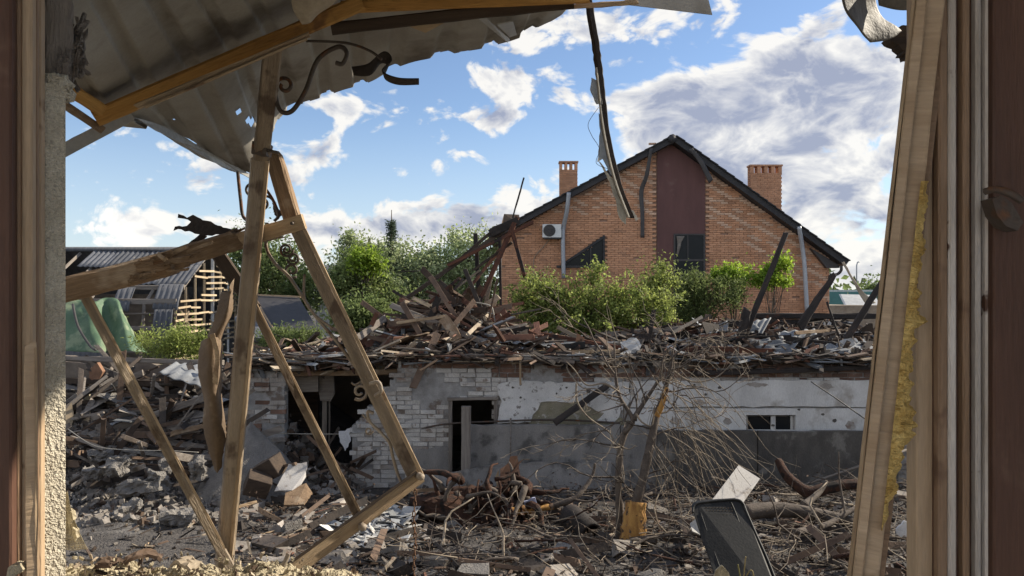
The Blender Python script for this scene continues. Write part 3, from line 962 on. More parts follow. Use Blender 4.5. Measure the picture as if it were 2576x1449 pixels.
    tube_obj('bolt', [P(908, 1322, 3.16), P(912, 1326, 3.08)], .018, 'iron_tan', p)

    # torn sheet strip wound round the frame
    s = root('torn_sheet_strip', P(545, 1190, 3.35), 'long torn brown metal sheet strip hanging left of the upright post', 'metal sheet')
    def ragged(i_, j_, p_):
        return (j_ < .04 or j_ > .93) and mn.noise(Vector((i_ * 23, j_ * 3, 1.5))) > .05
    sheet('upper_strip', [[(560, 735, 3.5), (546, 800, 3.46), (526, 848, 3.44)], [(580, 728, 3.44), (568, 800, 3.42), (540, 858, 3.41)], [(596, 702, 3.5), (580, 780, 3.48), (552, 850, 3.46)]], 16, 10, 'rust_sheet', s, rough=.03, thick=.002, drop=ragged)
    sheet('lower_strip', [[(512, 860, 3.44), (506, 960, 3.42), (516, 1080, 3.40), (536, 1180, 3.38)], [(533, 850, 3.39), (534, 960, 3.36), (540, 1080, 3.36), (546, 1190, 3.36)], [(550, 850, 3.45), (553, 960, 3.43), (568, 1070, 3.40), (560, 1175, 3.38)]], 22, 10, 'rust_sheet', s, rough=.035, thick=.002, drop=ragged)
    sheet('paper_shred', [[(528, 842, 3.36), (542, 900, 3.34), (536, 962, 3.35)], [(541, 838, 3.35), (552, 900, 3.33), (549, 968, 3.34)]], 14, 8, 'timber_pale', s, rough=.012, thick=.002, drop=ragged)
    # charred shredded sheet on top of the crossbeam
    s = root('charred_shred', P(520, 600, 3.5), 'black charred metal shred jutting from the broken crossbeam', 'metal sheet')
    plate('shred', [(448, 538, 3.5), (470, 548, 3.5), (485, 540, 3.5), (520, 555, 3.5), (555, 568, 3.5), (560, 572, 3.5), (590, 575, 3.5), (604, 590, 3.5), (600, 610, 3.5), (560, 590, 3.5), (520, 592, 3.5), (490, 588, 3.5), (446, 576, 3.5),
                    (436, 580, 3.5), (440, 570, 3.5), (470, 568, 3.5), (480, 558, 3.5), (462, 550, 3.5), (447, 548, 3.5)], .008, 'burnt_sheet', s, jagged=(9, 2.5))
    vbeam('prop', (452, 646, 3.55), (515, 588, 3.52), 16, 'charred', s, depth=.02, seg=5, wob=.004, ragged=.6)
    plate('folded_tip', [(560, 590, 3.42), (596, 572, 3.42), (606, 600, 3.42), (608, 628, 3.42), (584, 615, 3.42)], .006, 'rust_sheet', s, jagged=(10, 2))

    # wrought iron scrolls
    w = root('iron_scroll', P(700, 280, 3.06), 'large wrought iron scroll hooked on the top of the upright post', 'ironwork')
    tube_obj('arm', crom([P(690, 215, 3.06), P(698, 262, 3.06), P(712, 283, 3.06), P(738, 276, 3.06), P(770, 225, 3.06), (P(800, 150, 3.06)), P(850, 118, 3.06), P(872, 132, 3.06), P(862, 160, 3.06), P(845, 158, 3.06)], 7), .0095, 'iron', w)
    tube_obj('curl', spiral((716, 216, 3.06), 24, 8, 2.5, 1.2), .008, 'iron', w)
    tube_obj('rod', crom([P(770, 103, 3.06), P(870, 108, 3.06), P(930, 128, 3.06), P(960, 150, 3.06)], 5), .006, 'iron', w)
    g = root('iron_strap', P(1000, 190, 3.3), 'bent black iron strap curling out below the roof edge', 'ironwork')
    sheet('strap', [[(885, 168, 3.32), (925, 160, 3.3), (966, 130, 3.28), (985, 150, 3.27), (962, 178, 3.26), (1000, 196, 3.26), (1054, 198, 3.3)],
                    [(890, 190, 3.32), (930, 190, 3.32), (956, 160, 3.34), (975, 165, 3.33), (968, 196, 3.32), (1000, 212, 3.32), (1054, 212, 3.34)]], 8, 3, 'burnt_sheet', g, thick=.006)
    w = root('iron_scroll', P(720, 660, 3.45), 'cluster of wrought iron scrolls in the angle between the posts', 'ironwork')
    tube_obj('curl', spiral((720, 628, 3.46), 18, 4, 0, 1.7), .006, 'iron', w)
    tube_obj('curl', spiral((738, 650, 3.46), 16, 4, 3, -1.6), .006, 'iron', w)
    tube_obj('curl', spiral((735, 680, 3.46), 20, 5, 1, 1.4), .006, 'iron', w)
    tube_obj('stem', crom([P(672, 560, 3.45), P(670, 620, 3.45), P(690, 660, 3.45), P(730, 700, 3.42), P(790, 790, 3.4), P(840, 850, 3.38), P(900, 930, 3.36)], 7), .0075, 'iron_tan', w)
    tube_obj('stem', crom([P(766, 690, 3.42), P(766, 750, 3.4), P(790, 790, 3.4), P(835, 825, 3.38)], 7), .006, 'iron_tan', w)
    tube_obj('leaf_spray', crom([P(660, 600, 3.45), P(690, 588, 3.45), P(715, 582, 3.45), P(722, 590, 3.45)], 5), [.004 + .004 * math.sin(i * .4) for i in range(16)], 'iron_tan', w)
    tube_obj('leaf_spray', crom([P(662, 608, 3.45), P(695, 598, 3.45), P(720, 598, 3.45), P(728, 606, 3.45)], 5), [.004 + .004 * math.sin(i * .4) for i in range(16)], 'iron_tan', w)
    w = root('iron_scroll', P(640, 500, 3.5), 'dark wrought iron curls seen behind the upright post against the sky', 'ironwork')
    tube_obj('rod', crom([P(598, 432, 3.52), P(605, 500, 3.52), P(612, 545, 3.52), P(634, 558, 3.5)], 6), .0085, 'iron', w)
    tube_obj('curl', spiral((634, 476, 3.5), 16, 12, 2, .6), .006, 'iron', w)
    tube_obj('curl', crom([P(660, 465, 3.5), P(685, 500, 3.5), P(700, 540, 3.48), P(690, 556, 3.48)], 6), .007, 'iron', w)
    tube_obj('curl', spiral((660, 515, 3.5), 15, 8, -1.3, .7), .006, 'iron', w)
    tube_obj('curl', crom([P(655, 492, 3.5), P(678, 496, 3.5), P(693, 512, 3.5)], 6), .006, 'iron', w)
    plate('leaf', [(684, 510, 3.49), (698, 520, 3.49), (712, 540, 3.49), (700, 552, 3.49), (690, 540, 3.49)], .006, 'iron', w, jagged=(6, 2))
    w = root('iron_scroll', P(905, 985, 3.35), 'tan iron curl on the left side of the leaning post', 'ironwork')
    tube_obj('curl', spiral((905, 985, 3.36), 6, 22, .6, 1.25), .007, 'iron_tan', w)
    tube_obj('tip', crom([P(884, 962, 3.36), P(892, 968, 3.36), P(905, 962, 3.36)], 4), .004, 'iron_tan', w)
    w = root('iron_scroll', P(990, 1190, 3.3), 'long curved tan iron tendril below the leaning post', 'ironwork')
    tube_obj('tendril', crom([P(940, 1040, 3.33), P(925, 1035, 3.33), P(930, 1060, 3.33), P(955, 1085, 3.32), P(980, 1115, 3.31), P(988, 1150, 3.3), P(1000, 1190, 3.3), P(1010, 1215, 3.28)], 7), .007, 'iron_tan', w)
    tube_obj('branch', crom([P(912, 1042, 3.34), P(928, 1060, 3.33)], 5), .005, 'iron_tan', w)
    tube_obj('curl', spiral((928, 1084, 3.34), 10, 3, 0, 1.3), .004, 'iron_tan', w)

    # chain
    ch = root('chain', P(1043, 1215, 3.25), 'rusty chain hanging from the foot of the leaning post', 'chain')
    for i in range(20):
        v = 1212 + i * 13.5
        q = P(1043 + 2 * math.sin(i * .7), v, 3.27)
        ring = []
        for k in range(11):
            a = 2 * math.pi * k / 10
            off = Vector((math.cos(a) * .006, 0, math.sin(a) * .014))
            if i % 2:
                off = Vector((0, off.x, off.z))
            ring.append(q + off)
        tube_obj('link', ring, .0026, 'chain_rust', ch, n=4)

    # hanging gutter with torn film
    g = root('hanging_gutter', P(1590, 550, 3.2), 'dark gutter strip hanging down from the top with torn film on it', 'gutter')
    path = [P(1478, -20, 3.2), P(1497, 100, 3.22), P(1510, 200, 3.24), P(1525, 330, 3.26), P(1552, 450, 3.28), P(1588, 548, 3.3)]
    cp = crom(path, 8)
    vs, fs = [], []
    n = len(cp)
    for i, q in enumerate(cp):
        w_ = .018 * (1 - .35 * max(0, i / n - .7))
        jx = RN.uniform(-.002, .002)
        for dx, dy in ((-w_, 0), (-w_ * .3, -.016), (w_ * .7, -.012), (w_, .012), (w_ * .2, .022)):
            vs.append(q + Vector((dx + jx, dy, 0)))
    for i in range(n - 1):
        for j in range(5):
            a, b2 = i * 5 + j, i * 5 + (j + 1) % 5
            fs.append((a, b2, b2 + 5, a + 5))
    mesh_obj('strip', vs, fs, 'burnt_sheet', g)
    mesh_obj('edge_bead', *(lambda b: (b.v, b.f))((lambda b: (b.tube([q + Vector((-.014, -.018, 0)) for q in cp[14:]], .006, 5), b)[1])(MB())), 'zinc', g)
    plate('film', [(1488, 195, 3.23), (1508, 205, 3.23), (1516, 262, 3.23), (1500, 262, 3.23), (1484, 225, 3.23)], .0015, 'film', g, jagged=(10, 2))
    plate('film', [(1506, 285, 3.26), (1522, 300, 3.26), (1545, 430, 3.28), (1538, 440, 3.28), (1516, 400, 3.27), (1502, 408, 3.27), (1510, 330, 3.26)], .0015, 'film', g, jagged=(12, 2))
    plate('film', [(1502, 400, 3.28), (1520, 420, 3.28), (1545, 455, 3.29), (1578, 540, 3.31), (1575, 565, 3.31), (1558, 548, 3.31), (1548, 500, 3.3), (1525, 440, 3.29)], .003, 'zinc_light', g, jagged=(10, 2))
    tube_obj('wire', crom([P(1506, 270, 3.24), P(1480, 310, 3.24), P(1488, 340, 3.24), P(1508, 375, 3.25), P(1500, 410, 3.26), P(1530, 425, 3.27)], 6), .0012, 'iron', g)
    plate('metal_tip', [(1588, 530, 3.29), (1594, 530, 3.29), (1606, 552, 3.3), (1600, 556, 3.3)], .003, 'white_wood', g)

    # torn sheet in the upper right corner
    t = root('torn_roof_scrap', P(2200, 60, 2.4), 'torn twisted roof scrap hanging in the upper right corner', 'roof sheet')
    sheet('sheet', [[(2126, -40, 2.3), (2140, 30, 2.32), (2175, 80, 2.36), (2195, 108, 2.4)], [(2165, -40, 2.36), (2180, 20, 2.38), (2210, 60, 2.42), (2240, 98, 2.44)], [(2210, -50, 2.4), (2208, 8, 2.44), (2222, 52, 2.46), (2262, 82, 2.48)]], 8, 7, 'zinc_dirty', t, rough=.03, thick=.004)
    sheet('upper_fold', [[(2205, -40, 2.4), (2212, 14, 2.42)], [(2260, -40, 2.4), (2262, 26, 2.42)], [(2330, -40, 2.4), (2330, 24, 2.42)]], 6, 8, 'zinc_dirty', t, rough=.02, thick=.004)
    plate('wool', [(2235, 96, 2.5), (2250, 70, 2.5), (2290, 62, 2.5), (2320, 70, 2.5), (2318, 150, 2.5), (2284, 146, 2.5), (2262, 112, 2.5)], .05, 'timber_dark', t, jagged=(8, 5))


make_porch()

# ------------------------------------------------------------------ bricks
def unit_brick(name, m, size, jit=.05, seed=0):
    rn = random.Random(seed)
    sx, sy, sz = (q / 2 for q in size)
    c = .006
    vs = []
    for z in (-sz, sz):
        for x, y in ((-sx, -sy + c), (-sx + c, -sy), (sx - c, -sy), (sx, -sy + c), (sx, sy), (-sx, sy)):
            vs.append((x + rn.uniform(-1, 1) * .004, y + rn.uniform(-1, 1) * .002, z + rn.uniform(-1, 1) * .003))
    fs = [tuple(range(5, -1, -1)), tuple(range(6, 12))] + [(i, (i + 1) % 6, (i + 1) % 6 + 6, i + 6) for i in range(6)]
    me = bpy.data.meshes.new(name)
    me.from_pydata(vs, [], fs)
    me.materials.append(M(m))
    return me


def lay_bricks(parent, rows, mats, size, seed=1, limit=300, score=None):
    """rows: list of (x, y, z, length, mat index, tilt, push); the `limit` best as single objects, the rest one mass"""
    rn = random.Random(seed)
    rows = list(rows)
    if score:
        rows.sort(key=score)
    protos = {}
    for k in range(len(mats)):
        protos[k] = [unit_brick('brick', mats[k], size, seed=seed * 31 + k * 7 + i) for i in range(4)]
    pl = wloc(parent)
    for (x, y, z, L, mi, tilt, push) in rows[:limit]:
        o = bpy.data.objects.new('brick', rn.choice(protos[mi]))
        COL.objects.link(o)
        o.parent = parent
        o.location = Vector((x, y + push, z)) - pl
        o.scale = (L / size[0], 1, 1)
        o.rotation_euler = (rn.uniform(-.02, .02), tilt, rn.uniform(-.02, .02))
    if len(rows) > limit:
        b = MB()
        for (x, y, z, L, mi, tilt, push) in rows[limit:]:
            me = rn.choice(protos[mi])
            r = Matrix.Rotation(tilt, 3, 'Y')
            b.add([Vector((x, y + push, z)) + r @ Vector((v.co.x * L / size[0], v.co.y, v.co.z)) for v in me.vertices], [tuple(p.vertices) for p in me.polygons], mi)
        b.build('brickwork', mats, parent, kind='stuff')


def inpoly(u, v, poly):
    c = False
    n = len(poly)
    for i in range(n):
        x1, y1 = poly[i]
        x2, y2 = poly[(i + 1) % n]
        if (y1 > v) != (y2 > v) and u < (x2 - x1) * (v - y1) / (y2 - y1) + x1:
            c = not c
    return c


BY = 12.5            # front of the low barn
BTOP = P(0, 905, BY).z


def make_barn():
    hole = [(716, 880), (1000, 880), (1002, 935), (985, 960), (968, 985), (950, 1010), (922, 1030), (905, 1055), (886, 1070), (884, 1130), (892, 1175), (886, 1240), (716, 1240)]
    door = [(1132, 1006), (1246, 1006), (1246, 1260), (1132, 1260)]
    barn = root('low_barn', (P(1300, 0, BY).x, BY, 0), 'low whitewashed brick barn with its roof fallen in and a doorless opening', 'barn')
    xl, xr = P(600, 0, BY).x, P(2420, 0, BY).x

    def uv(x, z, y=BY):
        return CX + F * x / y, HV - F * (z - H) / y

    # mortar core as cells so that the holes stay open
    b = MB()
    step = .0625
    z = -.1
    nz = int((BTOP + .1 - .02) / step)
    for k in range(nz):
        z0 = -.1 + k * step
        x = xl
        run = None
        cells = int((xr - xl) / step)
        for i in range(cells + 1):
            xc = xl + (i + .5) * step
            u, v = uv(xc, z0 + step / 2)
            solid = i < cells and not inpoly(u, v, hole) and not inpoly(u, v, door) and not (1878 < u < 2001 and 1044 < v < 1086)
            if solid and run is None:
                run = xl + i * step
            if not solid and run is not None:
                b.box((run, BY + .03, z0), (xl + i * step, BY + .24, z0 + step))
                run = None
    b.build('wall_core', 'mortar', barn)
    rn = random.Random(21)
    rows = []
    zc = 0.0
    r = 0
    while zc < BTOP - .02:
        x = xl + (.125 if r % 2 else 0)
        while x < xr:
            L = .25 if rn.random() < .8 else .12
            xm = x + L / 2
            u, v = uv(xm, zc + .033)
            x += L + .012
            if inpoly(u, v, hole) or inpoly(u, v, door) or (1878 < u < 2001 and 1044 < v < 1086):
                continue
            if 1262 < u < 2230 and v > 968:
                continue            # behind the render
            if 1190 < u < 1262 and v > 1070:
                continue
            ragged = (v < 918 and rn.random() < .35) or rn.random() < .035 or mn.noise(Vector((xm * 1.1, zc * 1.6, 9))) > .42
            if ragged:
                continue
            if u < 720:
                mi = rn.choice((0, 2, 2, 1))
            elif v < 948 + (6 if u > 1240 else -22) + 12 * mn.noise(Vector((u * .01, 0, 0))):
                mi = 1
            else:
                mi = 2 if mn.noise(Vector((xm * 1.3, zc * 1.3, 2))) + rn.gauss(0, .12) > .12 else 0
            rows.append((xm, BY + .06, zc + .033, L, mi, rn.gauss(0, .012), rn.uniform(-.014, .022) + (rn.uniform(-.03, .05) if u < 720 else 0)))
        zc += .076
        r += 1
    lay_bricks(barn, rows, ['barn_white', 'barn_brick', 'barn_grey'], (.25, .10, .065), seed=4, score=lambda q: abs(uv(q[0], q[2])[0] - 1050) + (0 if 885 < uv(q[0], q[2])[0] < 1262 else 2000))
    # renders: pitted white part, smooth white part
    def slab(name, poly, y, th, m, par=barn, jagged=None, **kw):
        pts = jag(poly, *jagged) if jagged else poly
        bb = MB()
        bb.prism([P(u, v, y) for u, v in pts], Vector((0, th, 0)))
        return bb.build(name, m, par, **kw)
    slab('white_render', [(1250, 968), (1300, 960), (1420, 962), (1584, 962), (1584, 1010), (1545, 1062), (1500, 1062), (1520, 1040), (1450, 1010), (1360, 1012), (1335, 1062), (1250, 1066), (1262, 1010)], BY - .02, .075, 'plaster_white', jagged=(16, 3))
    slab('bare_patch', [(1330, 1064), (1345, 1030), (1365, 1008), (1460, 1006), (1530, 1040), (1580, 1060), (1585, 1072), (1330, 1072)], BY + .0, .055, 'moss_plaster', jagged=(14, 3))
    slab('smooth_render', [(1586, 958), (2420, 956), (2420, 1022), (1586, 1024)], BY - .024, .09, 'plaster_smooth', jagged=(30, 2))
    slab('smooth_render', [(1586, 1028), (2420, 1027), (2420, 1100), (2002, 1100), (2002, 1044), (1877, 1044), (1877, 1100), (1700, 1100), (1586, 1100)], BY - .024, .09, 'plaster_smooth')
    slab('torn_render', [(1588, 962), (1700, 966), (1712, 985), (1672, 1002), (1655, 985), (1640, 1000), (1600, 1004)], BY - .05, .02, 'plaster_white', jagged=(12, 3))
    slab('grey_patch', [(1040, 1128), (1130, 1126), (1132, 1215), (1050, 1215)], BY - .004, .02, 'concrete', jagged=(10, 4))
    # shell holes in the render, as dark chipped recesses with rim
    for (u, v, s) in [(1480, 985, 5), (1425, 975, 4), (1310, 1000, 4), (1400, 990, 3), (1290, 975, 4), (1745, 970, 6), (1810, 975, 5), (1775, 992, 4), (1945, 1070, 5), (2100, 1058, 7), (2070, 1042, 5), (1850, 1035, 3), (2010, 1030, 4)]:
        bb = MB()
        k = 9
        bb.prism([P(u + s * math.cos(a) * RN.uniform(.6, 1.2), v + s * .8 * math.sin(a) * RN.uniform(.6, 1.2), BY - .0265) for a in [2 * math.pi * i / k for i in range(k)]], Vector((0, .004, 0)))
        bb.build('shrapnel_mark', 'concrete_dark', barn)
    for (u, v, w_, h_) in [(1640, 975, 22, 7), (1760, 1012, 14, 8), (1905, 968, 30, 6), (2080, 972, 20, 8), (1830, 1060, 12, 9), (1700, 1060, 16, 10), (2140, 1070, 14, 12)]:
        slab('bare_chip', [(u - w_, v), (u - w_ * .4, v - h_), (u + w_ * .5, v - h_ * .7), (u + w_, v + h_ * .3), (u + w_ * .2, v + h_), (u - w_ * .6, v + h_ * .7)], BY - .0275, .005, 'barn_grey', jagged=(6, 2))
    # narrow window with mullion
    w = root('strip_window', P(1940, 1066, BY), None)
    w.parent = barn
    w.location = Vector(P(1940, 1066, BY)) - wloc(barn)
    slab('pane', [(1882, 1048), (1940, 1048), (1940, 1083), (1882, 1083)], BY + .09, .01, 'glass_dark', w)
    slab('pane', [(1952, 1048), (1988, 1048), (1988, 1083), (1952, 1083)], BY + .06, .01, 'glass_dark', w)
    slab('mullion', [(1940, 1046), (1951, 1046), (1951, 1085), (1940, 1085)], BY + .04, .04, 'white_wood', w)
    slab('jamb', [(1989, 1046), (1997, 1046), (1997, 1085), (1989, 1085)], BY + .04, .04, 'white_wood', w)
    slab('sill', [(1876, 1083), (2002, 1083), (2002, 1088), (1876, 1088)], BY - .04, .1, 'white_wood', w)
    # door frame
    d = root('door_frame', P(1190, 1200, BY), None)
    d.parent = barn
    d.location = Vector(P(1190, 1200, BY)) - wloc(barn)
    vbeam('jamb', (1133, 1225, BY + .02), (1133, 1002, BY + .02), 10, 'timber_grey', d, depth=.12, seg=6, wob=.003)
    vbeam('jamb', (1247, 1225, BY + .02), (1247, 1002, BY + .02), 9, 'timber_grey', d, depth=.12, seg=6, wob=.003)
    vbeam('head', (1126, 1004, BY), (1252, 1002, BY), 8, 'timber_grey', d, depth=.12, seg=5, wob=.003)
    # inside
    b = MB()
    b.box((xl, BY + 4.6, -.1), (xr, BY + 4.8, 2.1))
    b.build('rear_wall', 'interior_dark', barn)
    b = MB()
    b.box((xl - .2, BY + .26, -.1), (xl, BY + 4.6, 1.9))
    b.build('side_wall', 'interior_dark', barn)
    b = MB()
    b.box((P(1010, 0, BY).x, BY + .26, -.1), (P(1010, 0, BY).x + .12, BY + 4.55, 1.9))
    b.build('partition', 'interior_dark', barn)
    b = MB()
    b.box((P(1010, 0, BY).x, BY + .1, 1.94), (xr + .1, BY + 4.7, 2.03))  # left off over the breach so daylight reaches inside
    b.build('collapsed_ceiling', 'debris_char', barn)
    # wall behind the breach with its own opening and posts
    b = MB()
    b.box((P(700, 0, 14).x, 14.0, 0), (P(800, 0, 14).x, 14.1, 1.9))
    b.build('inner_wall', 'timber_dark', barn)
    vbeam('inner_post', (815, 1180, 13.1), (818, 930, 13.1), 12, 'timber_grey', barn, depth=.1, seg=5)
    vbeam('inner_post', (828, 1180, 13.14), (829, 960, 13.14), 4, 'timber_grey', barn, depth=.04, seg=5)
    slab('hanging_board', [(792, 930), (838, 926), (842, 990), (832, 1010), (806, 1008), (800, 975)], 13.0, .04, 'timber_grey')
    slab('hanging_board', [(728, 948), (800, 944), (800, 985), (734, 988)], 12.9, .05, 'timber_grey')
    vbeam('lintel_beam', (690, 922, 12.62), (1012, 908, 12.62), 20, 'timber_dark', barn, depth=.2, seg=6, wob=.008)
    vbeam('lintel_beam', (715, 940, 12.66), (1000, 936, 12.66), 14, 'timber_brown', barn, depth=.1, seg=6, wob=.006)
    vbeam('wall_plate', (610, 905, 12.5), (1330, 893, 12.5), 9, 'timber_grey', barn, depth=.14, seg=10, wob=.006)
    vbeam('wall_plate', (1290, 900, 12.45), (1750, 918, 12.5), 16, 'timber_grey', barn, depth=.14, seg=8, wob=.008)
    vbeam('wall_plate', (1740, 940, 12.45), (2300, 920, 12.5), 12, 'charred', barn, depth=.14, seg=8, wob=.008)
    # lines and posts along the front
    tube_obj('service_pipe', crom([P(1060, 1078, 12.38), P(1130, 1066, 12.38), P(1250, 1060, 12.38), P(1400, 1056, 12.38), P(1560, 1064, 12.38)], 5), .016, 'iron', label='thin iron pipe running along the barn front at mid height', cat='pipe')
    tube_obj('clothes_wire', crom([P(690, 1090, 12.3), P(800, 1092, 12.3), P(900, 1090, 12.3), P(1070, 1076, 12.3)], 5), .008, 'zinc', label='pale wire stretched across the breach in the barn', cat='wire')
    vbeam('fence_post', (1172, 1235, 12.1), (1173, 1022, 12.1), 24, 'timber_grey', None, depth=.10, seg=6, wob=.003, label='grey wooden post standing in front of the barn doorway', cat='post')
    vbeam('roof_batten', (1309, 968, 12.36), (1309, 896, 12.36), 5, 'timber_pale', None, seg=4, label='short pale batten hanging down the barn brickwork', cat='batten')
    tube_obj('gate_rod', [P(1284, 1205, 12.2), P(1285, 1052, 12.2)], .014, 'timber_grey', label='thin upright rod in front of the grey concrete panel', cat='rod')
    # concrete fence panels in front
    def panel(u0, u1, v0, v1, y, m, lab):
        bb = MB()
        n = 12
        top = [P(u0 + (u1 - u0) * i / n, v0 + RN.uniform(-1.5, 1.5), y) for i in range(n + 1)]
        bb.prism(top + [P(u1, v1, y), P(u0, v1, y)], Vector((0, .1, 0)))
        bb.build('concrete_panel', m, label=lab, cat='panel', group='concrete panels before the barn')
    panel(1184, 1560, 1070, 1260, 12.26, 'concrete', 'pale grey concrete panel right of the barn doorway')
    panel(1562, 1652, 1072, 1262, 12.30, 'concrete', 'narrow grey concrete panel behind the bare tree')
    panel(1654, 1905, 1084, 1275, 12.24, 'concrete_dark', 'dark concrete panel below the narrow barn window')
    panel(1908, 2260, 1086, 1280, 12.22, 'concrete_dark', 'dark concrete panel beside the leaning sash board')
    plate('panel_foot', [(1060, 1195, 12.0), (1300, 1165, 12.0), (1540, 1160, 12.0), (1540, 1260, 11.9), (1060, 1260, 11.9)], .15, 'concrete', jagged=(18, 3), label='broken concrete footing along the pale panel', cat='concrete')
    # charred beam leaning on the wall
    vbeam('charred_beam', (1395, 1064, 12.1), (1528, 970, 12.3), 16, 'charred', None, seg=6, wob=.006, label='charred beam leaning on the pitted white render', cat='beam')
    plate('white_rag', [(852, 1085, 12.2), (880, 1078, 12.2), (882, 1110, 12.2), (868, 1135, 12.2), (855, 1112, 12.2)], .03, 'cloth_white', jagged=(7, 3), label='white rag hanging at the edge of the breach', cat='rag')


make_barn()


def make_breach_rubble():
    rn = random.Random(19)
    b = MB()
    for i in range(520):
        u = rn.uniform(690, 905)
        y = rn.uniform(11.6, 13.6)
        x = P(u, 0, y).x
        h = .32 * math.exp(-((u - 730) / 70) ** 2) + .16 * math.exp(-((u - 880) / 40) ** 2) + .05
        s = .015 + .13 * rn.random() ** 2.5
        b.obox(Vector((x, y, ground_z(x, y) + h * rn.random())), rrot(rn), Vector((s * rn.uniform(.8, 2), s, s * rn.uniform(.4, .9))), rn.choices((0, 1, 2, 3), (6, 2, 2, 1))[0], jit=.3, rn=rn)
    for i in range(46):
        u = rn.uniform(700, 900)
        y = rn.uniform(12.0, 13.4)
        p = P(u, 1210 - 50 * rn.random(), y)
        d = Vector((rn.gauss(0, 1), rn.gauss(0, .5), rn.gauss(.1, .5))).normalized()
        b.plank(p, p + d * rn.uniform(.2, .9), rn.uniform(.02, .08), .025, rn.choice((2, 2, 3)), seg=2, ragged=.5, rn=rn)
    b.build('breach_rubble', ['rubble', 'barn_grey', 'debris_wood', 'debris_char'], kind='stuff', label='fallen bricks and laths filling the foot of the breach', cat='rubble')


make_breach_rubble()


# ------------------------------------------------------------------ roof wreckage on the barn
def heap_z(x, y):
    z = BTOP - .03
    z += .88 * math.exp(-((x + 1.2) / 1.0) ** 2 - ((y - 14.6) / 1.2) ** 2)
    z += .22 * math.exp(-((x + .1) / .9) ** 2 - ((y - 13.6) / .9) ** 2)
    back = max(0.0, min(1.0, (y - 12.7) / 4))
    z += back * (.12 + .34 * max(0.0, min(1.0, (x - 1.8) / 2.6)))
    if x < -2.2:
        z -= .10 * min(1.0, (-2.2 - x))
    return z + .05 * mn.noise(Vector((x * 2, y * 2, 0)))


